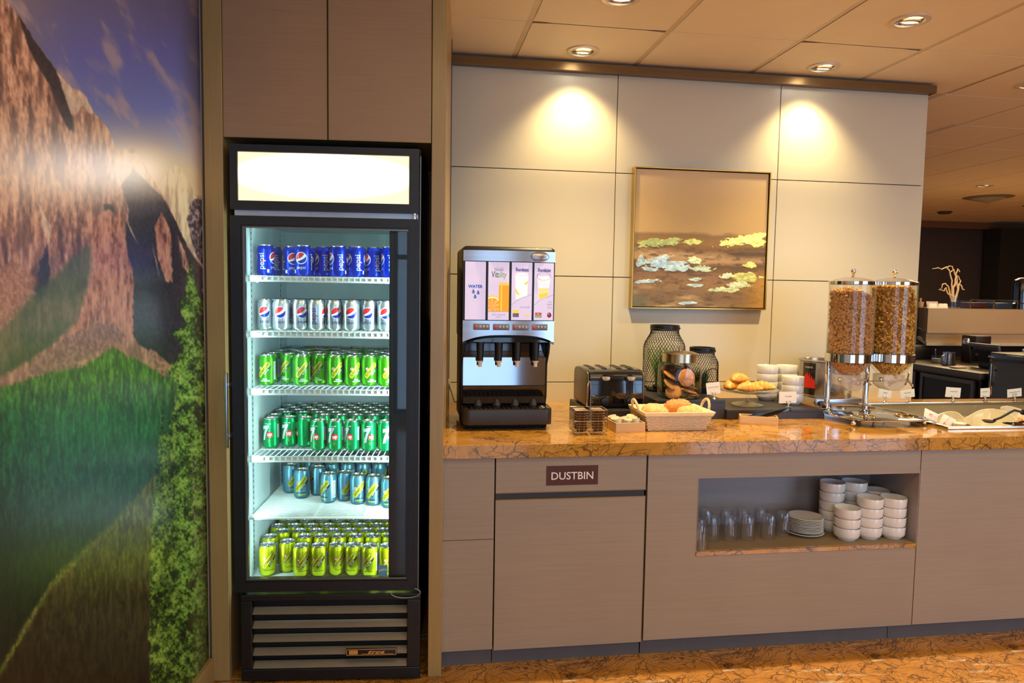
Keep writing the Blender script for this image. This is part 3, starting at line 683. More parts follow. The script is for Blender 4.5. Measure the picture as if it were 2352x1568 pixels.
def fill(si, kind, front, rows, v0, du, dv, umax=-.085, umin=-.615, turn=(0,)):
    """front: explicit (u, v, turn) of the cans one sees whole; rows behind in staggered order"""
    placed = []; n = 0; z = ZS[si] + .0003; grp = '%ss on the %s fridge shelf' % (KINDS[kind][2], SHN[si])
    for i, (u, v, rz) in enumerate(sorted(front)):
        for a, b in placed:
            d = math.hypot(u - a, v - b)
            if d < 2 * CRD + .0012: u = a + math.sqrt((2 * CRD + .0013) ** 2 - (v - b) ** 2)
        can(kind, u, v, z, rz, '%s, %s from the left in the front row, %s shelf' % (KINDS[kind][2], ORD[i], SHN[si]), grp); placed.append((u, v)); n += 1
    for r in range(rows):
        v = v0 + dv * r; u = umin + (du / 2 if r % 2 else 0); i = 0
        while u < umax - max(0, (v - .1)) * .12:
            uu, vv = u + random.uniform(-.0004, .0004), v + random.uniform(-.0004, .0004)
            if vv < .588 and all((uu - a) ** 2 + (vv - b) ** 2 > (2 * CRD + .0014) ** 2 for a, b in placed):
                can(kind, uu, vv, z, random.uniform(-1.2, 1.2), '%s, %s from the left, %s row back, %s shelf' % (KINDS[kind][2], ORD[i], ORD[r + 1], SHN[si]), grp)
                placed.append((uu, vv)); i += 1; n += 1
            u += du
    return n
D = PI / 2
def seq(us, vs, rs): return [(u, v if not isinstance(vs, float) else vs, r) for u, v, r in zip(us, vs if isinstance(vs, (list, tuple)) else [vs] * len(us), rs)]
NC = 0
NC += fill(0, 'cola', seq([-.610, -.536, -.474, -.411, -.347, -.284, -.221, -.158, -.096], [.165, .232, .160, .215, .160, .170, .200, .145, .16], [D - .15, .55, -.05, D + .45, D + .5, D + .45, D + .5, D + .25, 0]), 1, .295, .070, .06, -.10)
NC += fill(1, 'diet', seq([-.612, -.549, -.487, -.424, -.361, -.298, -.235, -.173, -.110], [.170, .140, .160, .150, .158, .145, .170, .148, .15], [.05, .1, .5, D - .1, .4, .15, -.1, .1, 0]), 5, .212, .0635, .054)
NC += fill(2, 'green', seq([-.612, -.549, -.487, -.425, -.362, -.300, -.237, -.174, -.111], [.178, .238, .178, .215, .178, .176, .180, .174, .17], [-.15, -.5, .25, -.35, .35, .55, .3, .45, .1]), 7, .262, .0635, .054)
NC += fill(3, 'seven', seq([-.610, -.548, -.486, -.424, -.361, -.298, -.236, -.173, -.110], [.215, .240, .232, .176, .172, .174, .170, .166, .17], [-.25, -.15, D, -.5, -.25, -.55, .05, .35, 0]), 6, .285, .0635, .055)
NC += fill(4, 'club', seq([-.578, -.516, -.462, -.400, -.345, -.285, -.222, -.160, -.098], [.375, .300, .340, .240, .262, .222, .205, .172, .19], [D - .9, .1, D + .2, -.6, .6, .25, -.2, -.1, .2]), 4, .404, .064, .056, -.085, -.545)
NC += fill(5, 'tonic', seq([-.600, -.536, -.474, -.411, -.348, -.285, -.222, -.160, -.098], [.118, .150, .106, .108, .116, .110, .098, .098, .10], [.35, .45, .35, 0, .55, -.35, -.3, .3, 0]), 6, .205, .0650, .060)

# ------------------------------------------------------------------ juice dispenser
t = Thing('juice_dispenser', 'tall black and steel four-flavour drink dispenser with lit labels', 'drink dispenser', (-.63, -.52, H))
X0, X1 = -.812, -.440
t.part('housing', MB().box(-.806, -.456, -.595, -.345, .868, 1.25), blackp(), bevel=.012)
t.part('head', MB().box(X0 - .003, X1 + .004, -.660, -.335, 1.198, 1.580), blackp(), bevel=.018, seg=3)
t.part('base', MB().box(-.800, -.462, -.665, -.35, H + .0005, .868), mat('pitch_black', (6, 6, 6), .8), bevel=.004)
for x in (-.8115, -.4585):
    t.part('side_cheek', MB().prism([(-.668, 1.215), (-.345, 1.215), (-.345, .868), (-.585, .868), (-.585, .935), (-.60, .96), (-.605, 1.10), (-.645, 1.15)], x, x + .007, 'x'), blackp(), bevel=.002)
def band(z0, z1, bul=.018, y0=-.668, arch=0., th=.004, x0=X0, x1=X1, n=20):
    vs = []
    for i in range(n + 1):
        k = -1 + 2 * i / n; x = x0 + (x1 - x0) * i / n; y = y0 - bul * (1 - k * k); zz = z0 + arch * (1 - abs(k) ** 3.2)
        vs += [(x, y, zz), (x, y, z1), (x, y + th, z1), (x, y + th, zz)]
    fs = [(4 * i + a, 4 * i + 4 + a, 4 * i + 4 + (a + 1) % 4, 4 * i + (a + 1) % 4) for i in range(n) for a in range(4)] + [(0, 1, 2, 3), (4 * n + 3, 4 * n + 2, 4 * n + 1, 4 * n)]
    return MB().add(vs, fs)
t.part('upper_fascia', band(1.520, 1.562), steel(), label='brushed steel fascia')
lf = t.part('lower_fascia', band(1.196, 1.283, arch=.030), steel(), label='brushed steel fascia arched below')
t.part('fascia_lip', band(1.186, 1.197, arch=.030, bul=.019, y0=-.6695, th=.02).add([], []), blackg(), lf)
t.part('panel_backing', band(1.283, 1.520, bul=.014, y0=-.664), blackp())
bd = t.part('badge', MB().lathe([(.0001, .0015), (.034, .0012), (.036, 0)], 40).mesh('badge', steel()), None); bd.scale = (1, 1, .56) if False else (1, .56, 1); bd.rotation_euler = (PI / 2, 0, 0)
bd.location = (-.506 + .63, -.6845 + .52, 1.541 - H)
o = t.part('lettering', Print().add(xf(text2d('Cornelius', .0125, .0003, .3), 0, -.004), 0).build(lambda x, y, l: (x, y / .56, .0016 + l)).mesh('lettering', chrome(), smooth=0), None, bd)
t.part('badge_rim', MB().tube([(.0355 * math.cos(a), .0355 * math.sin(a), .001) for a in [i * 2 * PI / 40 for i in range(40)]], .0009, 6, closed=True).mesh('badge_rim', chrome()), None, bd)
LP = mat('lit_label_lilac', (214, 206, 240), .35, emit=.42)
def pm_(nm, c, e=.55): return mat(nm, c, .4, emit=e * .62)
PMATS = [LP, pm_('lit_blue_letters', (42, 92, 200), .45), pm_('lit_orange', (250, 160, 16), .75), pm_('lit_dark_green', (14, 74, 58), .2), pm_('lit_leaf_green', (120, 170, 70), .4), pm_('lit_indigo', (70, 56, 150), .4),
    pm_('lit_grey', (150, 148, 170), .4), pm_('lit_white', (250, 248, 255), .7), pm_('lit_yellow', (250, 208, 60), .7), pm_('lit_pale_yellow', (248, 226, 150), .65), pm_('lit_black', (20, 40, 50), .1), pm_('lit_red', (214, 50, 50), .4), pm_('lit_plum', (140, 28, 60), .3), pm_('lit_peach', (252, 200, 110), .7)]
PX = [(-.8045, -.7225), (-.7130, -.6290), (-.6190, -.5360), (-.5260, -.4465)]
pz0, pz1 = 1.286, 1.517
for k, (a, b) in enumerate(PX):
    m = (a + b) / 2; kk = (m - (X0 + X1) / 2) / ((X1 - X0) / 2); y = -.6645 - .014 * (1 - kk * kk) - .0045; w2 = (b - a) / 2; hz = pz1 - pz0
    po = t.part('flavour_label', MB().box(a, b, y, y + .004, pz0, pz1), LP, smooth=0, label=['backlit label reading WATER', 'backlit orange juice label', 'backlit lemonade label', 'backlit apple juice label'][k])
    P_ = Print()
    if k == 0:
        P_.add(xf(text2d('WATER', .0165, .0007), 0, .127), 1)
        for dx, dz, s in ((-.008, .113, 1), (.011, .109, 1), (-.001, .093, 1)):
            P_.add(poly([(dx + s * x, dz + s * y_) for x, y_ in [(-.001, .0105), (.004, .002), (.0058, -.003), (.0045, -.0072), (0, -.009), (-.0045, -.0072), (-.0058, -.003), (-.0035, .002)]]), 1)
            P_.add(disc(dx - .001, dz - .003, .0030, 12), 6, 1)
    if k == 1:
        P_.add(poly([(-w2, .033), (w2, .033), (w2, .0345), (-w2, .0345)]), 6)
        P_.add(xf(text2d('Nestlé', .0135, .0003), 0, .196), 6); P_.add(poly([(-.019, .2065), (.020, .2065), (.020, .2075), (-.019, .2075)]), 6)
        P_.add(xf(text2d('Vit', .030, .0002, .15), -.0175, .170, 0, (.75, 1.15)), 3); P_.add(xf(text2d('ality', .030, .0002, .15), .0115, .170, 0, (.75, 1.15)), 4)
        P_.add(poly([(.001, .034), (w2, .034), (w2, .150), (.001, .150)]), 13); P_.add(poly([(.001, .034), (w2, .034), (w2, .138), (.001, .138)]), 2, 1); P_.add(poly([(.008, .036), (.014, .036), (.014, .136), (.008, .136)]), 8, 2)
        def cdisc(r, lay, mm):
            cx, cz = -.024, .054; pts = [(max(-w2, min(.001, cx + r * math.cos(i * PI / 16))), max(.0345, cz + r * math.sin(i * PI / 16))) for i in range(32)]
            q = []
            for p in pts:
                if not q or abs(p[0] - q[-1][0]) + abs(p[1] - q[-1][1]) > 1e-5: q.append(p)
            P_.add(poly(q), mm, lay)
        cdisc(.0445, 0, 8); cdisc(.038, 1, 7); cdisc(.034, 2, 2)
        for i in range(9):
            g = i * PI / 4.5 + .2; P_.add(poly([(-.024, .054), (max(-w2, min(0, -.024 + .032 * math.cos(g))), max(.035, .054 + .032 * math.sin(g))), (max(-w2, min(0, -.024 + .032 * math.cos(g + .06))), max(.035, .054 + .032 * math.sin(g + .06)))]), 7, 4)
        P_.add(xf(text2d('100% ORANGE', .0085), 0, .018), 6); P_.add(xf(text2d('JUICE', .0085), 0, .009), 6)
    if k in (2, 3):
        P_.add(xf(text2d('Sunkist', .0185, .0007), 0, .196, -.03), 5)
        P_.add(poly([(-w2, .060), (-w2 * .4, .080), (0, .089), (w2, .103), (w2, .1045), (0, .0905), (-w2 * .4, .0815), (-w2, .0615)]), 6, 5)
        if k == 2:
            P_.add(poly([(-.024, .082), (.022, .096), (.0255, .180), (-.0275, .180)]), 7); P_.add(poly([(-.026, .130), (-.012, .106), (-.008, .102), (-.0125, .100), (-.022, .106), (-.026, .117)]), 8, 2)
            P_.add(poly([(.006, .144), (.024, .158), (.024, .150), (.019, .1435)]), 8, 2); P_.add(poly([(-.0275, .180), (.0255, .180), (.020, .188), (.004, .183), (-.010, .189), (-.022, .186)]), 7, 2)
            for q_ in range(4): P_.add(arcband(-.018 + q_ * .012, .178, .005, .0058, 0, 3.1), 6, 4)
            P_.add(xf(text2d('Lemonade', .0115, 0, 0), .014, .049, 0, (.85, 1)), 6)
            P_.add(poly([(-.035, .028), (-.011, .028), (-.011, .041), (-.035, .041)]), 8); P_.add(poly([(-.035, .013), (-.011, .013), (-.011, .0275), (-.035, .0275)]), 10)
            P_.add(xf(text2d('Vitamin C', .0048), -.023, .0165), 7, 2); P_.add(xf(text2d('Good source', .0038), -.023, .0225), 7, 2)
            P_.add(arcband(.022, .022, .000, .0115, PI * 1.02, PI * 2.05), 8, 1)
        else:
            P_.add(poly([(-.019, .082), (.016, .098), (.0270, .178), (-.0285, .178)]), 7); P_.add(poly([(-.0185, .084), (.016, .099), (.0205, .130), (-.0225, .130)]), 9, 1)
            P_.add(poly([(-.0185, .084), (.016, .099), (.0175, .112), (-.0195, .105)]), 8, 2); P_.add(arcband(-.001, .178, .0265, .0285, 0, 2 * PI, 28), 6, 3)
            for q_ in range(3): P_.add(arcband(-.002 + q_ * .003, .150 - q_ * .012, .010, .0112, .3, 2.6), 6, 4)
            P_.add(xf(text2d('100%', .0085), .026, .071, 0, (.85, 1)), 6); P_.add(xf(text2d('Apple', .0120, 0, .1), .024, .061, 0, (.8, 1)), 6); P_.add(xf(text2d('Juice', .0120, 0, .1), .026, .049, 0, (.8, 1)), 6)
            P_.add(poly([(-.034, .0215), (-.008, .0215), (-.008, .031), (-.034, .031)]), 11); P_.add(poly([(-.034, .011), (-.008, .011), (-.008, .021), (-.034, .021)]), 4)
            P_.add(xf(text2d('Pure', .0065), -.021, .024), 7, 2); P_.add(xf(text2d('All natural', .0045), -.021, .0145), 7, 2)
            P_.add(disc(.0240, .0215, .0105, 22, .85), 12); P_.add(disc(.0215, .0255, .0022, 10), 7, 2)
    t.part('label_print', P_.build(lambda x, z, l: (m + x, y - l * .6, pz0 + z)), PMATS, po, smooth=0)
for k in range(4):
    a = -.7705 + k * .0785; kk = (a + .033 - (X0 + X1) / 2) / ((X1 - X0) / 2); y = -.668 - .018 * (1 - kk * kk)
    b = t.part('button_panel', MB().box(a, a + .066, y - .004, y + .006, 1.2455, 1.2705), mat('button_panel_grey', (120, 118, 120), .35, .5), bevel=.002)
    t.part('button', MB().lathe([(.0001, .004), (.0060, .003), (.0070, 0)], 18).mesh('button', mat('red_button', (214, 76, 70), .35)), None, b, label='round red button').matrix_local = Matrix.Translation((a + .0105 + .63, y - .004 + .52, 1.258 - H)) @ Matrix.Rotation(PI / 2, 4, 'X')
    for j in range(3): t.part('button', MB().box(a + .024 + j * .0135, a + .032 + j * .0135, y - .0060, y - .004, 1.2545, 1.2635), mat('pale_button', (190, 188, 188), .4), b, bevel=.001)
NZX = [-.737, -.660, -.584, -.508]
for x in NZX:
    nz = t.part('nozzle', MB().lathe([(.0001, .085), (.017, .085), (.0135, .02), (.0125, 0), (.0001, 0)], 20, (x, -.632, 1.118)), blackp())
    t.part('nozzle_tip', MB().lathe([(.0001, 0), (.0075, 0), (.0085, .018), (.0125, .019), (.0125, .025), (.0001, .025)], 20, (x, -.632, 1.0925)), mat('cream_plastic', (232, 216, 190), .4), nz, label='cream nozzle tip')
t.part('splash_plate', MB().box(-.8035, -.4595, -.6005, -.597, 1.012, 1.128), mat('mirror_steel', (176, 180, 186), .07, 1., .02), smooth=0, label='mirror-bright steel splash plate')
t.part('nozzle_block', MB().box(-.8035, -.4595, -.612, -.597, 1.130, 1.20), blackg(), bevel=.002)
t.part('tray_back', MB().prism([(-.608, 1.010), (-.598, 1.010), (-.580, .945), (-.615, .9365), (-.618, .940), (-.600, .965)], -.8035, -.4595, 'x'), blackg())
trp = rrect(-.809, -.450, -.722, -.585, .028, 6)
dt = MB().prism(trp, .868, .930, 'z'); t.part('drip_tray', dt, mat('satin_black_tray', (44, 38, 34), .42, 0, .1), bevel=.0025)
t.part('tray_rim', MB().tube([(x, y, .9315) for x, y in rrect(-.806, -.453, -.719, -.590, .026, 6)], .003, 6, closed=True), blackg())
g_ = MB()
for i in range(18):
    x = -.790 + i * .0188
    for j in range(4): g_.box(x, x + .0125, -.704 + j * .026, -.688 + j * .026, .9305, .9340)
t.part('drip_grate', g_, blackg(), kind='stuff', smooth=0)
for x in NZX: t.part('cup_locator', MB().lathe([(.020, 0), (.014, .014), (.008, .026), (.0001, .028)], 18, (x - .004, -.612, .930), a0=-PI, a1=0), mat('locator_dark', (44, 48, 56), .4))
for z in (1.368, 1.336): t.part('side_knob', MB().tube([(-.4365, -.50, z), (-.4265, -.50, z)], .011, 12), blackg())
solo('drain_hose', MB().tube([(-.815, -.33, .90), (-.845, -.25, .99), (-.872, -.16, 1.0), (-.884, -.10, .95), (-.880, -.07, .90), (-.872, -.06, H + .008)], .007, 8), mat('cream_hose', (222, 200, 150), .35), 'cream drain hose looping beside the drink dispenser', 'hose')

# ------------------------------------------------------------------ risers, toaster
RIS = mat('dark_riser_top', (44, 40, 44), .42); 
def riser(x0, x1, y0, y1, z, label): t = Thing('display_riser', label, 'riser', ((x0 + x1) / 2, (y0 + y1) / 2, H)); t.part('top_board', MB().box(x0, x1, y0, y1, z - .012, z), RIS, bevel=.001, smooth=0); t.part('front_board', MB().box(x0, x1, y0, y0 + .012, H + .0003, z - .0125), RIS, smooth=0); t.part('side_board', MB().box(x0, x0 + .012, y0 + .0125, y1, H + .0003, z - .0125), RIS, smooth=0); t.part('side_board', MB().box(x1 - .012, x1, y0 + .0125, y1, H + .0003, z - .0125), RIS, smooth=0)
riser(-.262, .054, -.553, -.215, .893, 'low black riser board under the toaster')
riser(.057, .380, -.522, -.092, .931, 'tall black riser under the cookie jar and lanterns')
riser(.382, .846, -.537, -.190, .888, 'long black riser under croissants and bowls')
t = Thing('toaster', 'gloss black four-slot toaster on the low riser', 'toaster', (-.11, -.365, .8935))
prof = [(-.500, .901), (-.503, .95), (-.500, 1.035), (-.492, 1.052), (-.470, 1.0605), (-.40, 1.064), (-.33, 1.064), (-.262, 1.058), (-.242, 1.040), (-.238, .99), (-.240, .901)]
t.part('body', MB().prism(prof, -.243, .003, 'x'), blackg(), bevel=.006, seg=3)
for x0 in (-.2505, .0015): t.part('end_cap', MB().prism([(y * .97 - .0108, .901 + (z - .901) * .985) for y, z in prof], x0, x0 + .009, 'x'), mat('satin_dark_metal', (98, 84, 72), .35, .6), bevel=.004)
for x in (-.213, -.158, -.088, -.036):
    s_ = t.part('slot', MB().box(x - .012, x + .012, -.447, -.305, 1.0635, 1.0665), mat('toaster_chrome_dark', (130, 122, 112), .25, .9), bevel=.001)
    t.part('slot_opening', MB().box(x - .009, x + .009, -.443, -.309, 1.0666, 1.0672), mat('pitch_black', (6, 6, 6), .8), s_, smooth=0)
for x in (-.174, -.060):
    l_ = t.part('lever_channel', MB().prism(rrect(x - .016, x + .016, .947, 1.043, .012), -.5045, -.5005, 'y'), mat('channel_black', (8, 9, 12), .18), smooth=30)
    t.part('channel_groove', MB().box(x - .002, x + .002, -.506, -.5046, .957, 1.02), mat('pitch_black', (6, 6, 6), .8), l_, smooth=0)
    t.part('lever', MB().prism([(x - .019, 1.036), (x + .019, 1.036), (x + .017, 1.022), (x + .008, 1.0185), (x - .010, 1.0195), (x - .016, 1.024)], -.526, -.5047, 'y'), mat('lever_champagne', (170, 152, 122), .3, .7), l_, bevel=.0025)
    k_ = t.part('dial', MB().tube([(x, -.502, .927), (x, -.518, .927)], .017, 22), blackp(), bevel=.001)
    t.part('dial_ring', MB().tube([(x + .0205 * math.cos(a), -.5045, .927 + .0205 * math.sin(a)) for a in [i * 2 * PI / 28 for i in range(28)]], .0016, 6, closed=True), mat('ring_grey', (90, 88, 90), .3, .6), k_)
for x in (-.228, -.012):
    for y in (-.480, -.262): t.part('foot', MB().tube([(x, y, .8936), (x, y, .903)], .010, 12), blackp())

# ------------------------------------------------------------------ wire rack of jam portions
CHW = chrome()
rx0, rx1, ry0, ry1, rz0, rz1 = -.384, -.252, -.828, -.742, .856, .944
t = Thing('wire_rack', 'chrome wire caddy full of small jam portions', 'rack', (-.318, -.785, H))
def ring(z, r=.0016): return [(rx0, ry0, z), (rx1, ry0, z), (rx1, ry1, z), (rx0, ry1, z)]
fr_ = MB()
for z in (rz0, .90, rz1): fr_.tube(ring(z), .0016, 6, closed=True)
t.part('frame', fr_, CHW)
vw = MB()
for i in range(8):
    x = rx0 + (rx1 - rx0) * i / 7
    for y in (ry0, ry1): vw.tube([(x, y, rz0), (x, y, rz1)], .0013, 5)
    vw.tube([(x, ry0, rz0), (x, ry1, rz0)], .0012, 5)
for j in range(1, 5):
    for x in (rx0, rx1): vw.tube([(x, ry0 + (ry1 - ry0) * j / 5, rz0), (x, ry0 + (ry1 - ry0) * j / 5, rz1)], .0013, 5)
for x in (-.320, -.316): vw.tube([(x, ry0, rz1), (x, ry0, rz0)], .0013, 5)
t.part('wire_bars', vw, CHW, kind='stuff')
t.part('handle', MB().tube([(-.318, ry0 + .012, rz1)] + [(-.318, -.785 + .026 * math.cos(PI - a), 1.02 + .030 * math.sin(a)) for a in [i * PI / 8 for i in range(9)]] + [(-.318, ry1 - .012, rz1)], .0022, 8), CHW)
t.part('handle_clip', MB().tube([(-.318, -.811, 1.0), (-.300, -.811, .996)], .0016, 6), CHW)
for x in (rx0 + .015, rx1 - .015):
    for y in (ry0, ry1): t.part('foot', MB().tube([(x - .010, y, rz0), (x, y, H + .0018), (x + .010, y, rz0)], .0016, 6), CHW)
JB = mat('jam_dark', (74, 26, 14), .12, 0, .2, 30, coat=.5); JF = mat('foil_lid', (222, 196, 160), .3, .6)
jb = MB(); 
def frustum(mb, w0, d0, w1, d1, z0, z1, m=0): return mb.add([(-w0, -d0, z0), (w0, -d0, z0), (w0, d0, z0), (-w0, d0, z0), (-w1, -d1, z1), (w1, -d1, z1), (w1, d1, z1), (-w1, d1, z1)], [(3, 2, 1, 0), (4, 5, 6, 7), (0, 1, 5, 4), (1, 2, 6, 5), (2, 3, 7, 6), (3, 0, 4, 7)], m)
jbm = frustum(MB(), .0175, .0115, .0215, .0150, 0, .0092).mesh('tub', JB, bevel=.0022)
jlm = MB().box(-.0235, .0235, -.0168, .0168, .0094, .0102).mesh('foil_lid', JF, bevel=.0003, smooth=0)
for cx, cn in ((-.351, 'left'), (-.285, 'right')):
    for cy, rn in ((-.8055, 'front'), (-.7655, 'rear')):
        for k in range(8):
            if rn == 'rear' and k > 7: continue
            e = Thing('jam_portion', 'dark jam tub, %s from the bottom, %s %s stack of the wire caddy' % (ORD[k], rn, cn), 'jam portion', local=True, loc=(cx + random.uniform(-.001, .001), cy, rz0 + .0018 + k * .01035), rz=random.uniform(-.04, .04), group='jam portions in the wire caddy')
            e.part('tub', jbm, JB); e.part('foil_lid', jlm, JF)

# ------------------------------------------------------------------ wooden boxes
WOODB = laminate('pale_wood', (206, 170, 118), (226, 192, 142), rough=.5)
def wood_box(name, label, loc, rz, w, d, h, th=.005):
    t = Thing(name, label, 'wooden box', loc, local=True, rz=rz)
    t.part('bottom_board', MB().box(-w, w, -d, d, .0003, th), WOODB, smooth=0)
    for y in (-d, d - th): t.part('side_board', MB().box(-w, w, y, y + th, th, h), WOODB, bevel=.0008, smooth=0)
    for x in (-w, w - th): t.part('end_board', MB().box(x, x + th, -d + th, d - th, th, h), WOODB, bevel=.0008, smooth=0)
    return t
wood_box('creamer_box', 'small pale wooden box filled with creamer tubs', (-.150, -.725, H), .06, .062, .070, .040)
CRW = mat('creamer_white', (240, 226, 196), .35, 0, .03, sub=.1)
cm = MB().lathe([(.0001, 0), (.0125, 0), (.0165, .016), (.0185, .0168), (.0185, .0176), (.0001, .018)], 20).mesh('tub', CRW)
cl = MB().lathe([(.0001, .0185), (.0182, .0181), (.0184, .0177)], 20).mesh('peel_lid', mat('creamer_lid', (236, 214, 182), .3, .2))
q = 0
for lay, n_ in ((0, 3), (1, 3)):
    for i in range(3):
        for j in range(3):
            if lay == 1 and (i, j) in ((1, 2),): continue
            x = -.150 + (i - 1) * .0375; y = -.725 + (j - 1) * .0400
            e = bpy.data.objects.new('creamer_tub', None); COL.objects.link(e)
            e.location = (x, y, H + .0065 + lay * .0195); e.rotation_euler = (random.uniform(-.04, .04), random.uniform(-.04, .04), random.uniform(0, 6)) if lay == 0 else (random.uniform(.1, .35) * random.choice((-1, 1)), random.uniform(-.3, .3), random.uniform(0, 6))
            if lay: e.location.z += .006
            e['category'] = 'creamer'; e['group'] = 'creamer tubs in the small wooden box'
            e['label'] = 'ivory creamer tub, %s layer, %s across, %s row, small wooden box' % (('bottom', 'top')[lay], ORD[i], ORD[j])
            for nm, me in (('tub', cm), ('peel_lid', cl)): o = bpy.data.objects.new(nm, me); COL.objects.link(o); o.parent = e
tx, ty = (.383 + .520) / 2, (-.682 - .778) / 2
ang = math.atan2(-.085, .135)
wood_box('tong_tray', 'narrow pale wooden tray holding the black tongs', (.478, -.640, H), -.36, .078, .030, .036)
t = Thing('serving_tongs', 'black plastic serving tongs leaning out of the wooden tray', 'tongs', (.478, -.640, H + .006), local=True, rz=-.36)
for s in (-1, 1):
    arm = MB()
    pts = [(-.062, s * .006, .004 + .002), (-.045, s * .014, .012), (-.02, s * .014, .020), (.02, s * .009, .032), (.13, s * .007 + .012, .060)]
    vs = []; ws = [.006, .013, .013, .008, .011]
    for (x, y, z), w in zip(pts, ws): vs += [(x, y - .0015, z - w), (x, y + .0015, z - w), (x, y + .0015, z + w), (x, y - .0015, z + w)]
    vs = [(x, y, max(z, .002)) for x, y, z in vs]
    arm.add(vs, [(4 * i + a, 4 * i + 4 + a, 4 * i + 4 + (a + 1) % 4, 4 * i + (a + 1) % 4) for i in range(4) for a in range(4)] + [(0, 1, 2, 3), (19, 18, 17, 16)])
    t.part('arm', arm, blackg(), bevel=.0008)
t.part('hinge_end', MB().box(.124, .134, .002, .022, .049, .072), blackg(), bevel=.002)

# ------------------------------------------------------------------ bread basket
WICK = mat('pale_wicker', (214, 190, 158), .55, 0, .14, 120); LINER = mat('cream_liner', (244, 220, 176), .7, 0, .04, 30)
BZ, BH = H, .074
def brect(k, grow=0.):   # outline at height fraction k
    return (-.066 + -.014 * k - grow, .178 + .036 * k + grow, -.772 - .004 * k - grow, -.577 + .012 * k + grow)
t = Thing('bread_basket', 'pale woven bread basket with cream liner and two loop handles', 'basket', (.06, -.665, H))
def perim(x0, x1, y0, y1, n=24): 
    P_ = []
    for (a, b) in (((x0, y0), (x1, y0)), ((x1, y0), (x1, y1)), ((x1, y1), (x0, y1)), ((x0, y1), (x0, y0))):
        L = math.hypot(b[0] - a[0], b[1] - a[1]); m = max(4, int(L / .0085)) // 2 * 2; nrm = ((b[1] - a[1]) / L, -(b[0] - a[0]) / L)
        for i in range(m): P_.append((a[0] + (b[0] - a[0]) * i / m, a[1] + (b[1] - a[1]) * i / m, nrm))
    return P_
wv = MB(); rows = 10
for r in range(rows):
    z = BZ + .004 + r * .0066; k = (z - BZ) / BH; P_ = perim(*brect(k)); n = len(P_); vs = []
    for i, (x, y, nr) in enumerate(P_):
        o_ = .0022 * math.sin(PI / 2 * (i + 2 * (r % 2)) + .6) ; x += nr[0] * o_; y += nr[1] * o_
        vs += [(x, y, z), (x + nr[0] * .0012, y + nr[1] * .0012, z + .0029), (x, y, z + .0058)]
    wv.add(vs, [(3 * i + a, 3 * ((i + 1) % n) + a, 3 * ((i + 1) % n) + a + 1, 3 * i + a + 1) for i in range(n) for a in range(2)])
t.part('woven_wall', wv, WICK, kind='stuff')
bx = brect(0, -.004); t.part('basket_floor', MB().box(bx[0], bx[1], bx[2], bx[3], BZ + .0005, BZ + .003), WICK, smooth=0)
l0, l1 = brect(.80, .0035), brect(1.02, .0045); li = brect(.1, -.005)
def loop4(r, z): return [(r[0], r[2], z), (r[1], r[2], z), (r[1], r[3], z), (r[0], r[3], z)]
lm = MB(); vs = loop4(l0, BZ + BH * .84) + loop4(l1, BZ + BH * 1.04) + loop4(brect(1.0, -.003), BZ + BH * 1.04) + loop4(li, BZ + .006)
lm.add(vs, [(4 * j + i, 4 * j + (i + 1) % 4, 4 * j + 4 + (i + 1) % 4, 4 * j + 4 + i) for j in range(3) for i in range(4)] + [(12, 13, 14, 15)])
t.part('cloth_liner', lm, LINER, bevel=.002, label='cream cloth liner folded over the rim')
for x, s in ((brect(1)[0], -1), (brect(1)[1], 1)):
    pts = [(x + s * (.004 + .010 * math.sin(a)), -.668 - .040 * math.cos(a), BZ + BH - .006 + .046 * math.sin(a)) for a in [i * PI / 22 for i in range(23)]]
    h_ = t.part('handle', MB().tube(pts, .0048, 8), WICK)
    cr = MB()
    for i in range(1, 22):
        p, q_ = Vector(pts[i]), Vector(pts[i + 1]); cr.tube([p, p + (q_ - p) * .45], .0060, 8)
    t.part('wrapping', cr, mat('wicker_light', (232, 208, 168), .5), h_, kind='stuff')
def bread(name, label, c, sz, rot, m, seeds=None):
    mb = MB(); n, k = 18, 10
    for j in range(k + 1):
        for i in range(n):
            a = 2 * PI * i / n; f = PI * j / k; s = (abs(math.sin(f)) ** .6 + 1e-4)
            x, y, z = sz[0] * s * math.copysign(abs(math.cos(a)) ** .75, math.cos(a)), sz[1] * s * math.copysign(abs(math.sin(a)) ** .75, math.sin(a)), -sz[2] * math.cos(f)
            z *= (.55 if z < 0 else 1); nn = noise.noise(Vector((x * 40, y * 40, z * 40 + c[0] * 90))) * .0035
            mb.v.append((x + nn, y + nn, z + nn))
    for j in range(k):
        for i in range(n): mb.f.append((j * n + i, j * n + (i + 1) % n, (j + 1) * n + (i + 1) % n, (j + 1) * n + i)); mb.mi.append(0)
    t = Thing(name, label, 'bread', c, local=True); t.e.rotation_euler = rot
    t.part('crust', mb, m)
    if seeds:
        sm = MB()
        for i in range(seeds):
            a, f = random.uniform(0, 2 * PI), random.uniform(.2, 1.2); s = abs(math.sin(f)) ** .6
            p = (sz[0] * s * math.copysign(abs(math.cos(a)) ** .75, math.cos(a)), sz[1] * s * math.copysign(abs(math.sin(a)) ** .75, math.sin(a)), sz[2] * math.cos(f) + .0008)
            sm.sphere(p, .0016, 6, sq=(1.5, .8, .6))
        t.part('topping', sm, mat('seed_white', (250, 240, 214), .5), kind='stuff')
    return t
BR1 = mat('bread_golden', (206, 136, 66), .6, 0, .25, 40, bumpk=(120, .4, .002)); BR2 = mat('bread_floury', (226, 178, 116), .7, 0, .2, 50, bumpk=(150, .4, .002))
bread('bread_roll', 'pale seeded bread roll on the basket side next to the creamer box', (-.010, -.690, H + .062), (.056, .050, .034), (.1, .05, .1), BR2, 70)
bread('bread_roll', 'golden bread roll in the middle of the basket', (.116, -.625, H + .066), (.062, .040, .040), (.05, -.05, .05), BR1, 60)
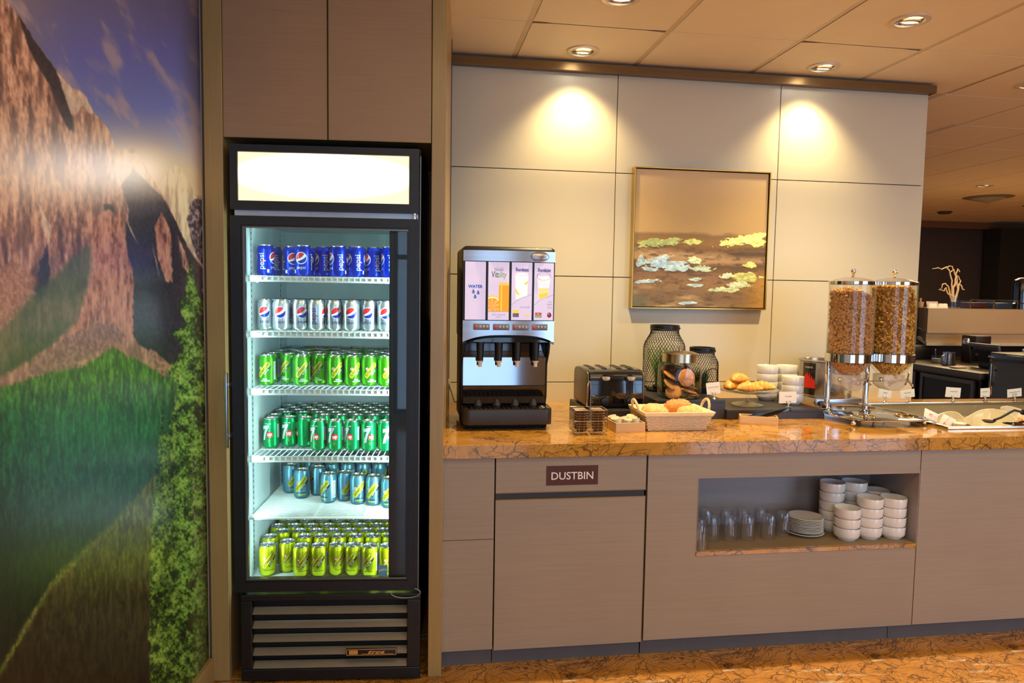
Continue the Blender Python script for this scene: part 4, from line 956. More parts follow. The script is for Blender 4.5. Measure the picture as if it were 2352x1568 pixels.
bread('bread_roll', 'pale floury bread roll at the basket front near the tongs', (.134, -.715, H + .058), (.056, .036, .034), (.15, 0, -.1), BR2, 40)

# ------------------------------------------------------------------ mesh lanterns with grass
BLK = mat('lantern_black', (20, 20, 22), .4, .3)
def lantern(c, R, Rn, h, label, arch_a):
    z0 = c[2]; t = Thing('mesh_lantern', label, 'lantern', c, local=True)
    def rad(k):
        if k < .08: return R * (.80 + .2 * math.sin(k / .08 * PI / 2))
        if k < .70: return R
        f = (k - .70) / .29
        if f > 1: return Rn
        return Rn + (R - Rn) * (math.cos(f * PI) * .5 + .5) ** .8
    hh = h - .026; N = 40; seg = 16; wm = MB()
    for d in (-1, 1):
        for i in range(N):
            a0 = 2 * PI * i / N; pts = []
            for j in range(seg + 1):
                k = j / seg; a = a0 + d * k * 1.9 * (h / .32); r = rad(k); pts.append((r * math.cos(a), r * math.sin(a), .006 + k * (hh - .006)))
            wm.tube(pts, .0010, 3, cap=False)
    t.part('wire_mesh', wm, BLK, kind='stuff')
    t.part('neck_ring', MB().lathe([(Rn - .007, 0), (Rn + .004, 0), (Rn + .004, .026), (Rn - .007, .026), (Rn - .007, 0)], 36, (0, 0, hh)), BLK)
    t.part('base_plate', MB().lathe([(.0001, 0), (R * .80, 0), (R * .82, .004), (R * .82, .007), (.0001, .007)], 32), BLK)
    ar = [((R + .0015) * math.cos(arch_a + w), (R + .0015) * math.sin(arch_a + w), zz) for w, zz in [(-.62, .02), (-.62, .34 * h)] + [(-.62 * math.cos(q_ * PI / 12), .34 * h + .22 * h * math.sin(q_ * PI / 12)) for q_ in range(1, 12)] + [(.62, .34 * h), (.62, .02)]]
    t.part('door_hoop', MB().tube(ar, .0022, 6), BLK)
    t.part('bail_handle', MB().tube([((Rn + .006) * math.cos(a), -(Rn + .008) * abs(math.sin(a)), hh + .016 - .012 * abs(math.sin(a))) for a in [i * PI / 14 for i in range(15)]], .0026, 6), BLK)
lantern((.206, -.204, .9313), .100, .066, .319, 'tall black wire mesh lantern behind the cookie jar', -PI / 2 + .45)
lantern((.376, -.262, .9313), .078, .056, .216, 'short black wire mesh lantern between jar and croissants', -PI / 2 + .3)
GR = mat('grass_blade_green', (86, 140, 44), .5, 0, .35, 60); GD = mat('grass_dark_green', (42, 84, 28), .55, 0, .3, 60)
def grass(c, r, h, n, label, m, spread=.45, wild=False):
    t = Thing('artificial_grass', label, 'plant', c, local=True); g = MB()
    for i in range(n):
        a = random.uniform(0, 2 * PI); q_ = r * math.sqrt(random.random()) * .45; L = h * random.uniform(.6, 1); b = random.uniform(0, 2 * PI) if wild else a + random.uniform(-.5, .5)
        lean = random.uniform(.1, spread); x, y = q_ * math.cos(a), q_ * math.sin(a); vs = []; w = .0022; pd = (-math.sin(b), math.cos(b))
        for k in range(5):
            s = k / 4; px = x + math.cos(b) * lean * L * s * s; py = y + math.sin(b) * lean * L * s * s; ww = w * (1 - s * .95)
            rr = math.hypot(px, py)
            if rr > r: px *= r / rr; py *= r / rr
            vs += [(px - pd[0] * ww, py - pd[1] * ww, .012 + L * s * (1 - .12 * lean * s)), (px + pd[0] * ww, py + pd[1] * ww, .012 + L * s * (1 - .12 * lean * s))]
        g.add(vs, [(2 * k, 2 * k + 1, 2 * k + 3, 2 * k + 2) for k in range(4)])
    t.part('foliage', g, m, kind='stuff', smooth=0)
    t.part('pot', MB().lathe([(.0001, 0), (r * .55, 0), (r * .62, .016), (.0001, .016)], 20), mat('pot_dark', (30, 30, 26), .6))
grass((.206, -.204, .9388), .085, .235, 330, 'wispy green artificial grass inside the tall lantern', GR, 1.0, True)
grass((.376, -.262, .9388), .062, .112, 200, 'dense green artificial grass inside the short lantern', GD, .6)

# ------------------------------------------------------------------ cookie jar
JC = (.200, -.4215, .9313)
t = Thing('cookie_jar', 'clear glass cookie jar with a brushed metal lid', 'jar', JC, local=True)
def sqr(i, n, p=3.2):
    a = 2 * PI * i / n; return 1.0 / (abs(math.cos(a)) ** p + abs(math.sin(a)) ** p) ** (1 / p)
JG = glass('jar_glass', (.975, .985, .965), 1.7)
n = 48; mf = lambda i, z: sqr(i, n) * .90 if z < .15 else 1
t.part('glass_body', MB().lathe([(.0001, .0005), (.080, .0005), (.092, .004), (.097, .014), (.0975, .09), (.097, .140), (.092, .153), (.079, .161), (.078, .170)], n, m=0, mf=lambda i, z: 1 + (sqr(i, n) * .93 - 1) * max(0, min(1, (.158 - z) / .05))), JG)
t.part('glass_base', MB().lathe([(.0001, .004), (.084, .004), (.088, .010), (.0001, .009)], 36), glass('jar_base_glass', (.80, .84, .82), 1.6))
BRL = mat('brushed_lid_metal', (206, 184, 150), .24, 1., .05, 4, stretch=(1, 1, 40))
ld = t.part('lid', MB().lathe([(.0785, .163), (.0795, .163), (.0795, .1975), (.083, .1985), (.083, .2015), (.060, .2085), (.020, .2125), (.0001, .2130)], 48), BRL)
t.part('lid_knob', MB().lathe([(.0055, .2126), (.0048, .222), (.006, .2245), (.016, .2255), (.017, .2275), (.0001, .2290)], 28), BRL, ld)
CK1 = mat('cookie_golden', (184, 126, 68), .7, 0, .25, 60, bumpk=(160, .5, .002)); CK2 = mat('cookie_dark', (92, 48, 24), .65, 0, .35, 50, bumpk=(160, .6, .002)); CHIP = mat('choc_chip', (48, 24, 14), .4)
def cookie(c, rot, r, m, label, k=14):
    t = Thing('cookie', label, 'cookie', c, local=True, group='cookies inside the glass jar'); t.e.rotation_euler = rot
    t.part('dough', MB().lathe([(.0001, .0065), (r * .6, .0062), (r * .88, .004), (r, 0), (r * .9, -.0042), (.0001, -.0048)], 24, mf=lambda i, z: 1 + .02 * math.sin(i * 1.7)), m)
    ch = MB()
    for i in range(k):
        a, q_ = random.uniform(0, 2 * PI), r * .85 * math.sqrt(random.random()); ch.sphere((q_ * math.cos(a), q_ * math.sin(a), .0055 * (1 - (q_ / r) ** 2 * .5)), .0022, 6, sq=(1.3, 1, .7))
    t.part('chocolate_chips', ch, CHIP, kind='stuff')
J = Vector(JC)
cookie(J + Vector((.004, -.076, .098)), (PI / 2 - .1, 0, .05), .040, CK1, 'big round golden cookie pressed upright against the jar front', 8)
CL = [((-.046, -.052, .030), (.95, -.55, 0), .036, CK1, 'golden cookie propped up low in the jar corner by the toaster'), ((-.052, -.030, .062), (.5, .5, 0), .036, CK1, 'cookie edge leaning on the jar wall at half height'),
      ((-.052, -.020, .102), (.45, .35, .3), .034, CK1, 'cookie edge leaning on the jar wall near the shoulder'), ((.040, -.040, .020), (.12, .10, 0), .040, CK2, 'dark cookie at the very bottom of the jar, lantern side'),
      ((.030, -.035, .034), (.18, .22, .4), .042, CK1, 'flat golden cookie second from the jar bottom'), ((.036, -.030, .048), (.15, .25, .9), .041, CK2, 'flat dark cookie third from the jar bottom'),
      ((-.010, -.040, .014), (0, .05, 0), .036, CK2, 'dark cookie lying on the jar floor in the middle'), ((.052, .0, .085), (.2, 1.35, 0), .040, CK2, 'dark cookie standing on edge at the lantern side of the jar'),
      ((-.010, .030, .060), (.5, -.2, 0), .042, CK2, 'dark cookie in the shade in the middle of the jar'), ((.010, .030, .115), (.7, .3, 0), .040, CK2, 'dark cookie near the top behind the upright one'), ((-.040, .035, .130), (.3, -.4, 0), .036, CK2, 'topmost dark cookie under the lid')]
CL += [((.020, -.005, .030), (.3, .1, 0), .042, CK1, 'wide golden cookie lying behind the flat ones'), ((-.030, .010, .030), (-.2, .4, 0), .042, CK2, 'dark cookie tilted towards the toaster side at the jar bottom'),
      ((.040, .030, .060), (.5, .9, 0), .042, CK1, 'golden cookie leaning on the far jar wall, lantern side'), ((.0, .050, .100), (1.2, .1, 0), .042, CK2, 'dark cookie standing against the far jar wall'), ((-.058, .030, .090), (.2, 1.2, 0), .038, CK2, 'dark cookie on edge against the toaster side of the jar'),
      ((.046, -.010, .120), (.3, .8, .5), .034, CK2, 'dark cookie high up at the lantern side of the jar')]
for c, r, rr, m, lb in CL: cookie(J + Vector(c), r, rr, m, lb)

# ------------------------------------------------------------------ cake stand and croissants
SG = glass('stand_glass', (.94, .97, .95), 1.8)
SX, SY, SZ = .545, -.405, .8883
t = Thing('cake_stand', 'clear glass pedestal cake stand with a scalloped rim', 'cake stand', (SX, SY, SZ), local=True)
t.part('foot', MB().lathe([(.0001, .0008), (.070, .0008), (.0715, .004), (.060, .008), (.030, .013), (.012, .018)], 40), SG)
t.part('stem', MB().lathe([(.012, .018), (.0085, .026), (.0085, .052), (.013, .060), (.020, .062)], 24), SG)
n = 64; t.part('plate', MB().lathe([(.0001, .062), (.10, .063), (.130, .069), (.136, .074), (.137, .079), (.132, .077), (.10, .067), (.0001, .066)], n, mf=lambda i, z: 1 + (.018 * math.cos(i * 2 * PI * 16 / n) if z > .068 else 0)), SG)
CRO = mat('croissant_crust', (232, 160, 66), .42, 0, .3, 18, coat=.25, bumpk=(60, .3, .003), sub=.05)
def croissant(c, rz, L, label, tip=0., curve=.7):
    mb = MB(); K, n = 44, 16; pts = []
    for j in range(K + 1):
        s = -1 + 2 * j / K; a = s * curve; x = L * math.sin(a) / max(curve, .01) * 1.0; y = L * (math.cos(a) - 1) / max(curve, .01)
        r = (.0245 * (1 - abs(s) ** 2.2) + .0045); ph = (abs(s) * 3.2 + .25) % 1.0; r *= .90 + .14 * math.sin(min(1, ph * 1.15) * PI) ** .7
        pts.append((x, y, r))
    for (x, y, r), j in zip(pts, range(K + 1)):
        s = -1 + 2 * j / K; a = s * curve; nx, ny = math.sin(a), math.cos(a)
        for i in range(n):
            g = 2 * PI * i / n; dz = math.sin(g); dz = dz * (.55 if dz < 0 else 1.0)
            mb.v.append((x + nx * r * math.cos(g), y + ny * r * math.cos(g), r * dz + .016))
    for j in range(K):
        for i in range(n): mb.f.append((j * n + i, j * n + (i + 1) % n, (j + 1) * n + (i + 1) % n, (j + 1) * n + i)); mb.mi.append(0)
    mb.f += [tuple(range(n))[::-1], tuple(K * n + i for i in range(n))]; mb.mi += [0, 0]
    o = solo('croissant', mb, CRO, label, 'croissant', c, group='croissants on the glass stand'); o.rotation_euler = (tip, 0, rz)
PZ = SZ + .0685
croissant((SX - .088, SY - .002, PZ + .003), .75, .060, 'golden croissant at the card side edge of the glass stand')
croissant((SX - .030, SY - .062, PZ + .003), -.10, .064, 'golden croissant lying at the front middle of the glass stand')
croissant((SX + .052, SY - .026, PZ + .003), -.35, .066, 'croissant whose tip points to the bowls')
croissant((SX - .010, SY + .052, PZ + .004), .3, .060, 'croissant at the back of the glass stand')
croissant((SX - .048, SY + .004, PZ + .036), .35, .056, 'topmost croissant resting on the others')

# ------------------------------------------------------------------ bowls, plates, tumblers
bowl_me = MB().lathe([(.0001, .004), (.028, .004), (.029, .0005), (.034, .0005), (.036, .004), (.0462, .0135), (.0495, .020), (.0505, .0515), (.0500, .0528), (.0488, .0518), (.0475, .022), (.040, .011), (.0001, .009)], 44).mesh('bowl', white())
def bowl_stack(x, y, z, n, where, grp):
    for k in range(n):
        o = bpy.data.objects.new('bowl', bowl_me); COL.objects.link(o); o.location = (x + random.uniform(-.0006, .0006), y + random.uniform(-.0006, .0006), z + k * .0392)
        pos = 'bottom' if k == 0 else 'top' if k == n - 1 else ORD[k] + ' from the bottom'
        tag(o, 'white bowl, %s in %s' % (pos, where), 'bowl', grp)
G1 = 'white bowls on the black riser'; G2 = 'white bowls in the cabinet niche'
bowl_stack(.722, -.252, .8884, 4, 'the stack just past the cake stand', G1)
bowl_stack(.825, -.250, .8884, 4, 'the rear stack beside the soup kettle', G1)
bowl_stack(.785, -.378, .8884, 3, 'the short stack behind the croissant card', G1)
for x, y, n_, w in ((.755, -.882, 3, 'the short front niche stack'), (.857, -.878, 4, 'the middle front niche stack'), (.9595, -.882, 4, 'the front niche stack by the niche end wall'),
                    (.754, -.776, 5, 'the tall rear niche stack next to the saucers'), (.857, -.774, 5, 'the tall rear niche stack in the middle'), (.9595, -.776, 4, 'the rear niche stack in the corner')):
    bowl_stack(x, y, NF, n_, w, G2)
def saucer_me(R): return MB().lathe([(.0001, .0030), (R * .42, .0030), (R * .46, .0), (R * .50, .0), (R * .54, .0030), (R * .80, .0068), (R * .985, .0118), (R, .0130), (R * .975, .0142), (R * .78, .0092), (R * .56, .0058), (R * .44, .0050), (R * .40, .0044), (.0001, .0044)], 56)
sm_ = saucer_me(.0715).mesh('saucer', white()); sb_ = saucer_me(.079).mesh('plate', white())
o = bpy.data.objects.new('plate', sb_); COL.objects.link(o); o.location = (.615, -.803, NF); tag(o, 'wide white plate at the bottom under the saucer stack in the niche', 'plate')
for k in range(10):
    o = bpy.data.objects.new('saucer', sm_); COL.objects.link(o); o.location = (.619 + random.uniform(-.001, .001), -.803 + random.uniform(-.001, .001), NF + .0080 + k * .0060)
    tag(o, 'white saucer, %s from the bottom of the saucer stack in the niche' % ORD[k], 'saucer', 'stacked saucers in the niche')
TG = glass('tumbler_glass', (.985, .99, 1.), 2.4, .02, .012, (.8, .85, .95))
tp = [(.0265, 0), (.0285, .0005), (.0285, .003), (.0275, .050), (.0262, .078), (.0240, .092), (.0215, .0985), (.0175, .1010), (.0001, .0995), (.0001, .0925), (.0205, .0915), (.0245, .075), (.0258, .050), (.0268, .003), (.0265, 0)]
fm = 40; flute = lambda i, z: 1 + (.045 * math.cos(i * 2 * PI * 10 / fm) if z > .06 else 0)
tum = MB().lathe(tp, fm, mf=flute).mesh('tumbler', TG)
for (x, y), w in zip([(.204, -.753), (.290, -.761), (.362, -.765), (.447, -.757), (.512, -.815), (.198, -.838), (.268, -.845), (.341, -.848), (.433, -.842), (.1065, -.925), (.120, -.862)],
    ['back row, first beside the niche end', 'back row, second', 'back row, third', 'back row, fourth', 'nearest to the saucer stack', 'middle row, first', 'middle row, second', 'middle row, third', 'middle row, last', 'frontmost of all, cut by the niche edge', 'behind the frontmost one, cut by the niche edge']):
    o = bpy.data.objects.new('tumbler', tum); COL.objects.link(o); o.location = (x, y, NF); o.rotation_euler = (0, 0, random.uniform(0, 1))
    tag(o, 'upturned faceted tumbler in the niche, ' + w, 'tumbler', 'upturned tumblers in the niche')

# ------------------------------------------------------------------ table cards
def card(x, y, z, label, text, tilt=0., w=.068, h=.047, back=False, rz=0., zc=.024):
    t = Thing('card_holder', label, 'sign card', (x, y, z), local=True, rz=rz)
    t.part('base', MB().lathe([(.0001, 0), (.0105, 0), (.0110, .003), (.0070, .007), (.0035, .011), (.0030, .016), (.0060, .019), (.0001, .021)], 20), chrome())
    t.part('clip', MB().tube([(-.008, .0, .030), (-.004, .001, .022), (0, .001, .019), (.004, .001, .022), (.008, .0, .030)], .0018, 6).sphere((-.0085, -.001, .0315), .0035, 8).sphere((.0085, -.001, .0315), .0035, 8), chrome())
    m = Matrix.Translation((0, .0025, zc)) @ Matrix.Rotation(tilt, 4, 'Y'); b = MB(); b.X = m; b.box(-w / 2, w / 2, 0, .0006, 0, h)
    cd = t.part('card', b, paper(), smooth=0)
    if back: b = MB(); b.X = Matrix.Translation((-.004, .0038, zc)) @ Matrix.Rotation(tilt + .03, 4, 'Y'); b.box(-w / 2, w / 2, 0, .0006, 0, h); t.part('card', b, paper(), smooth=0, label='second card behind the first')
    P_ = Print()
    for i, ln_ in enumerate(text.split('|')): P_.add(xf(text2d(ln_, min(.0085, w * 1.75 / max(8, len(ln_))), 0), 0, h * .55 - i * .011), 0)
    t.part('lettering', P_.build(lambda u, v, l: tuple(m @ Vector((u, -.0004 - l, v)))), ink(), cd, smooth=0)
card(.335, -.500, .9313, 'tilted white card reading Assorted Cookies in front of the short lantern', 'Assorted Cookies', -.14, .062, .052, rz=-.1)
card(.690, -.510, .8883, 'white card reading Croissant in front of the bowls', 'Croissant', -.03, .082, .052, True)
WZ = .8565
card(1.423, -.172, WZ, 'white card reading Yogurt on the well rim, seen between the dispenser posts', 'Yogurt', .10, .072, .045, True)
card(1.555, -.172, WZ, 'white card reading Fresh Milk on the well rim', 'Fresh Milk', -.12, .082, .042)
card(1.818, -.172, WZ, 'white double card reading Green Salad on the well rim', 'Green Salad', .05, .084, .052, True)
card(2.008, -.172, WZ, 'small white card reading Salad Mix on the well rim', 'Salad Mix', -.05, .056, .048)
card(2.185, -.172, WZ, 'white card with two lines near the picture edge', 'Potato Salad with|Dressing', -.10, .086, .044)

# ------------------------------------------------------------------ cereal dispenser
DX1, DX2, DY = .946, 1.150, -.560
t = Thing('cereal_dispenser', 'double cereal dispenser with two clear cylinders on a mirror steel base', 'cereal dispenser', (1.05, -.57, H))
bp_ = [(.852, -.560), (.853, -.600), (.874, -.700), (.908, -.752), (.96, -.765), (1.15, -.765), (1.205, -.752), (1.232, -.700), (1.232, -.545), (1.190, -.420), (1.10, -.372), (.93, -.372), (.872, -.44)]
t.part('base_tray', MB().prism(bp_, .8695, .8745, 'z'), mat('mirror_steel', (176, 180, 186), .07, 1., .02), bevel=.001)
t.part('tray_edge', MB().tube([(x, y, .873) for x, y in bp_], .0034, 8, closed=True), chrome())
for x, y in ((.873, -.722), (1.207, -.722), (.885, -.43), (1.185, -.42)): t.part('foot', MB().sphere((x, y, H + .0115), .0113, 14).tube([(x, y, .858), (x, y, .8694)], .004, 8), chrome())
for x, y, zt in ((.905, -.470, 1.215), (1.075, -.505, 1.17)):
    t.part('post', MB().tube([(x, y, .8746), (x, y, zt)], .0125, 18), chrome())
    t.part('post_cap', MB().sphere((x, y, zt + .006), .0105, 12), chrome())
    t.part('post_collar', MB().lathe([(.0127, 0), (.026, 0), (.027, .006), (.022, .008), (.022, .022), (.027, .024), (.027, .030), (.0127, .031)], 28, (x, y, .8748)), chrome())
for x in (.975, 1.165):
    t.part('cup_ring', MB().tube([(x + .040 * math.cos(a), -.655 + .040 * math.sin(a), .8765) for a in [i * 2 * PI / 28 for i in range(28)]], .0022, 6, closed=True), mat('bright_brass_ring', (226, 196, 130), .15, 1.))
AC = glass('acrylic_clear', (.97, .96, .93), .9); AF = glass('acrylic_frosted', (.96, .93, .88), .8, .25, .34, (.92, .84, .72))
R1 = .098
for k, cx in enumerate((DX1, DX2)):
    cx0 = cx
    c = (cx, DY, 0)
    t.part('clear_cylinder', MB().lathe([(R1, 1.142), (R1, 1.458), (R1 - .003, 1.458), (R1 - .003, 1.142)], 56, c), AC, label='clear acrylic cereal cylinder')
    l_ = t.part('lid', MB().lathe([(R1 - .004, 1.456), (R1 + .0035, 1.456), (R1 + .0035, 1.469), (R1 - .002, 1.471), (R1 - .006, 1.469)], 56, c), chrome())
    t.part('lid_dome', MB().lathe([(R1 - .006, 1.470), (R1 * .7, 1.480), (R1 * .35, 1.487), (.006, 1.489)], 48, c), AC, l_)
    t.part('knob', MB().lathe([(.008, 1.489), (.005, 1.494), (.0075, 1.498), (.004, 1.503), (.0065, 1.506)], 18, c).sphere((cx, DY, 1.5155), .0115, 16), chrome(), l_)
    t.part('collar', MB().lathe([(R1 + .001, 1.110), (R1 + .0035, 1.1105), (R1 + .0035, 1.146), (R1 + .001, 1.147), (R1 - .002, 1.146), (R1 - .002, 1.110)], 56, c), chrome(), label='wide chrome ring under the cylinder')
    t.part('funnel', MB().lathe([(R1, 1.1095), (.072, 1.075), (.054, 1.055), (.053, 1.05)], 48, c), AC)
    sp = [(-.052, 1.052), (.052, 1.052), (.052, 1.0), (.030, .980), (-.020, .980), (-.052, 1.003)]
    t.part('chute', MB().prism([(cx + a, b) for a, b in sp], DY - .040, DY + .045, 'y'), AF, bevel=.004, label='frosted dispensing chute')
    t.part('pin', MB().sphere((cx - .056, DY - .02, 1.030), .0095, 12), chrome())
    kn = MB().tube([(cx + .050, DY - .015, 1.028), (cx + .078, DY - .03, 1.028)], .0055, 10)
    for a in ((0, .032), (-.024, -.022), (.020, -.022)): kn.tube([(cx + .072, DY - .027, 1.028), (cx + .076, DY - .030 + a[0], 1.028 + a[1])], .0048, 8).sphere((cx + .076, DY - .030 + a[0], 1.028 + a[1]), .0062, 8)
    t.part('turn_handle', kn, chrome(), label='three-armed chrome turn handle')
def cereal(cx, ring, name, label, m, cat='cereal'):
    """cereal filling: a real heap of loops or flakes, more of them than one could count"""
    mb = MB(); rr = R1 - .0055; rs = np.random.RandomState(3 if ring else 5)
    core = []
    for i in range(33):
        a = 2 * PI * i / 32
    top = lambda x, y: (1.452 - .010 - 1.6 * max(0, x + .01) ** 1.0 * .30 - 2.2 * (x * x + y * y)) if ring else (1.450 - .0 - 2.0 * max(0, x - .03) - .6 * (x * x + y * y))
    # dark inner core under the surface pieces
    n = 32; vs = []; fs = []
    levels = [1.062, 1.075, 1.112, 1.150]; rads = [.038, .055, .088, .086]
    for z, r in zip(levels, rads):
        for i in range(n): a = 2 * PI * i / n; vs.append((r * math.cos(a), r * math.sin(a), z))
    for i in range(n): a = 2 * PI * i / n; x, y = .086 * math.cos(a), .086 * math.sin(a); vs.append((x, y, top(x, y) - .008))
    for i in range(n): a = 2 * PI * i / n; x, y = .04 * math.cos(a), .04 * math.sin(a); vs.append((x, y, top(x, y) - .008))
    for j in range(5):
        for i in range(n): fs.append((j * n + i, j * n + (i + 1) % n, (j + 1) * n + (i + 1) % n, (j + 1) * n + i))
    fs += [tuple(range(n))[::-1], tuple(5 * n + i for i in range(n))]
    mb.add([(x + cx, y + DY, z) for x, y, z in vs], fs, 1)
    def piece(p, nrm, s):
        q = Vector(nrm).to_track_quat('Z', 'Y').to_matrix().to_4x4(); q.translation = p; q = q @ Matrix.Rotation(rs.uniform(0, 6.28), 4, 'Z'); mb.X = q
        if ring:
            K, L = 8, 4; vs = []
            for i in range(K):
                a = 2 * PI * i / K
                for j in range(L): b = 2 * PI * j / L + .78; r = s * (1 + .50 * math.cos(b)); vs.append((r * math.cos(a), r * math.sin(a), s * .5 * math.sin(b)))
            mb.add(vs, [(i * L + j, i * L + (j + 1) % L, ((i + 1) % K) * L + (j + 1) % L, ((i + 1) % K) * L + j) for i in range(K) for j in range(L)])
        else:
            K = 7; vs = [(0, 0, -s * .1)]; cu = rs.uniform(.25, .7)
            for i in range(K): a = 2 * PI * i / K; r = s * rs.uniform(.75, 1.15); x, y = r * math.cos(a), r * math.sin(a) * .8; vs.append((x, y, cu * x * x / s + rs.uniform(-.15, .15) * s))
            mb.add(vs, [(0, 1 + i, 1 + (i + 1) % K) for i in range(K)])
        mb.X = None
    s = .0037 if ring else .0085
    N = 2500 if ring else 3000
    for i in range(N):
        a = rs.uniform(-PI * 1.05, PI * .05) if rs.rand() < .8 else rs.uniform(0, 6.28)
        r = rr - s * rs.uniform(.6, 1.6); x, y = r * math.cos(a), r * math.sin(a); z = rs.uniform(1.150, top(x, y))
        nr = Vector((math.cos(a), math.sin(a), 0)) + Vector(rs.uniform(-.9, .9, 3)); piece((cx + x, DY + y, z), nr.normalized(), s)
    for i in range(N // 5):
        a = rs.uniform(0, 6.28); r = rr * math.sqrt(rs.rand()) - s; r = max(r, 0); x, y = r * math.cos(a), r * math.sin(a); piece((cx + x, DY + y, top(x, y) + rs.uniform(-.004, .002)), (rs.uniform(-.6, .6), rs.uniform(-.6, .6), 1), s)
    for i in range(N // 5):
        a = rs.uniform(-PI, 0); k = rs.rand(); r = .052 + (.092 - .052) * k - s * 1.2; z = 1.060 + (1.106 - 1.060) * k; piece((cx + r * math.cos(a), DY + r * math.sin(a), z), (math.cos(a) + rs.uniform(-.6, .6), math.sin(a) + rs.uniform(-.6, .6), -.6), s)
    for i in range(60 if ring else 16): piece((cx + rs.uniform(-.028, .042), DY + rs.uniform(-.037, -.030), rs.uniform(1.005, 1.052)), (rs.uniform(-.4, .4), -1, rs.uniform(-.4, .4)), s)
    o = solo(name, mb, [m, mat('cereal_core', (150, 100, 50), .9, 0, .3, 60)], label, cat, smooth=40); o['kind'] = 'stuff'
cereal(DX1, True, 'ring_cereal', 'brown ring cereal filling the dispenser cylinder', mat('ring_cereal_brown', (204, 160, 110), .7, 0, .3, 90))
cereal(DX2, False, 'cereal_flakes', 'golden corn flakes filling the end dispenser cylinder', mat('flake_gold', (244, 184, 90), .6, 0, .4, 70))
# nothing further is built under the base on the well side

# ------------------------------------------------------------------ soup kettle
KX, KY, KR = 1.090, -.160, .126
t = Thing('soup_kettle', 'stainless steel soup kettle with a black and red flame panel', 'kettle', (KX, KY, H))
t.part('base_unit', MB().box(KX - .128, KX + .128, KY - .125, KY + .125, H + .004, .898), steel(), bevel=.008)
for sx in (-1, 1):
    for sy in (-1, 1): t.part('foot', MB().tube([(KX + sx * .10, KY + sy * .10, H + .0005), (KX + sx * .10, KY + sy * .10, H + .006)], .012, 12), blackp())
t.part('control_knob', MB().tube([(KX - .10, KY - .125, .872), (KX - .10, KY - .142, .872)], .014, 16), blackp())
t.part('kettle_body', MB().lathe([(KR - .002, .8985), (KR, .902), (KR, 1.070), (KR + .006, 1.0735), (KR + .006, 1.078), (KR - .012, 1.080), (KR - .014, 1.076), (KR - .014, .91), (.0001, .91)], 56, (KX, KY, 0)), steel())
a0, a1 = -PI * .985, -PI * .80
pn = MB(); n = 14
vs = []
for i in range(n + 1): a = a0 + (a1 - a0) * i / n; vs += [(KX + (KR + .001) * math.cos(a), KY + (KR + .001) * math.sin(a), z) for z in (.906, 1.066)]
pn.add(vs, [(2 * i, 2 * i + 2, 2 * i + 3, 2 * i + 1) for i in range(n)])
pl_ = t.part('flame_panel', pn, blackg(), label='black panel with red flames')
P_ = Print(); P_.add(poly([(.002, .034), (.076, .034), (.074, .060), (.068, .085), (.062, .074), (.056, .098), (.050, .080), (.044, .112), (.038, .090), (.030, .118), (.026, .096), (.018, .110), (.014, .086), (.008, .100), (.004, .078)]), 0)
P_.add(xf(text2d('MAJESTIC', .011, .0003), .038, .134), 1)
t.part('flame_print', P_.build(lambda u, v, l: (KX + (KR + .0014 + l) * math.cos(a0 + u / KR), KY + (KR + .0014 + l) * math.sin(a0 + u / KR), .906 + v), .006), [mat('flame_red', (206, 36, 20), .35), PSV], pl_, smooth=0)
t.part('maker_plate', MB().box(KX - .062, KX - .022, KY - .1225, KY - .112, .9385, .946), mat('plate_grey', (70, 66, 60), .4), smooth=0)

# ------------------------------------------------------------------ cold buffet well with dishes
WM = mat('well_steel', (196, 190, 178), .20, 1., .05, 3)
t = Thing('cold_well', 'drop-in stainless cold well sunk in the worktop end', 'buffet well', (1.94, -.49, .74))
rim = MB()
for (a, b, c, d) in ((1.238, 2.64, -.826, -.802), (1.238, 2.64, -.190, -.152), (1.238, 1.266, -.802, -.190), (2.612, 2.64, -.802, -.190)): rim.box(a, b, c, d, H + .0004, H + .0115)
t.part('rim', rim, WM, bevel=.002)
t.part('basin', MB().box(1.268, 2.61, -.7975, -.7955, .765, H).box(1.268, 2.61, -.1945, -.1925, .765, H).box(1.268, 1.270, -.7955, -.1945, .765, H).box(2.608, 2.61, -.7955, -.1945, .765, H).box(1.268, 2.61, -.7975, -.1925, .760, .765), WM, smooth=0)
for x in (1.55, 1.74, 1.93, 2.12): t.part('rivet', MB().sphere((x, -.1950, .836), .0035, 8), chrome())
t.part('false_floor', MB().box(1.272, 2.606, -.793, -.197, .7655, .786), mat('frosted_steel', (176, 172, 158), .45, .6, .15, 10, bumpk=(20, .3, .004)), smooth=0)
IV = mat('ivory_porcelain', (212, 202, 176), .18, 0, .02, 8, coat=.5)
def wave_dish(x, y, w, d, rz, label, hi=.080, lo=.018, a_hi=2.2):
    t = Thing('wave_dish', label, 'dish', (x, y, .7865), local=True, rz=rz); n = 56; vs = []
    P_ = [(.35, 0, 0), (.62, .0, 0), (.82, .25, 0), (.97, 1, 0), (1.0, 1.02, 0), (.97, 1.0, -.006), (.80, .25, -.006), (.60, .012, -.003), (.0001, .012, 0)]
    mb = MB()
    def rimh(a): return lo + (hi - lo) * (.5 + .5 * math.cos(a - a_hi)) ** 1.5
    for (k, hh, dd) in P_:
        for i in range(n):
            a = 2 * PI * i / n; q_ = 1.0 / (abs(math.cos(a)) ** 3 + abs(math.sin(a)) ** 3) ** (1 / 3)
            mb.v.append((k * q_ * w * math.cos(a), k * q_ * d * math.sin(a), (hh * rimh(a) if hh > .02 else hh * .3) + .0005))
    m = len(P_)
    for j in range(m - 1):
        for i in range(n): mb.f.append((j * n + i, j * n + (i + 1) % n, (j + 1) * n + (i + 1) % n, (j + 1) * n + i)); mb.mi.append(0)
    mb.f.append(tuple(range(n))[::-1]); mb.mi.append(0)
    t.part('bowl_wall', mb, IV); return t
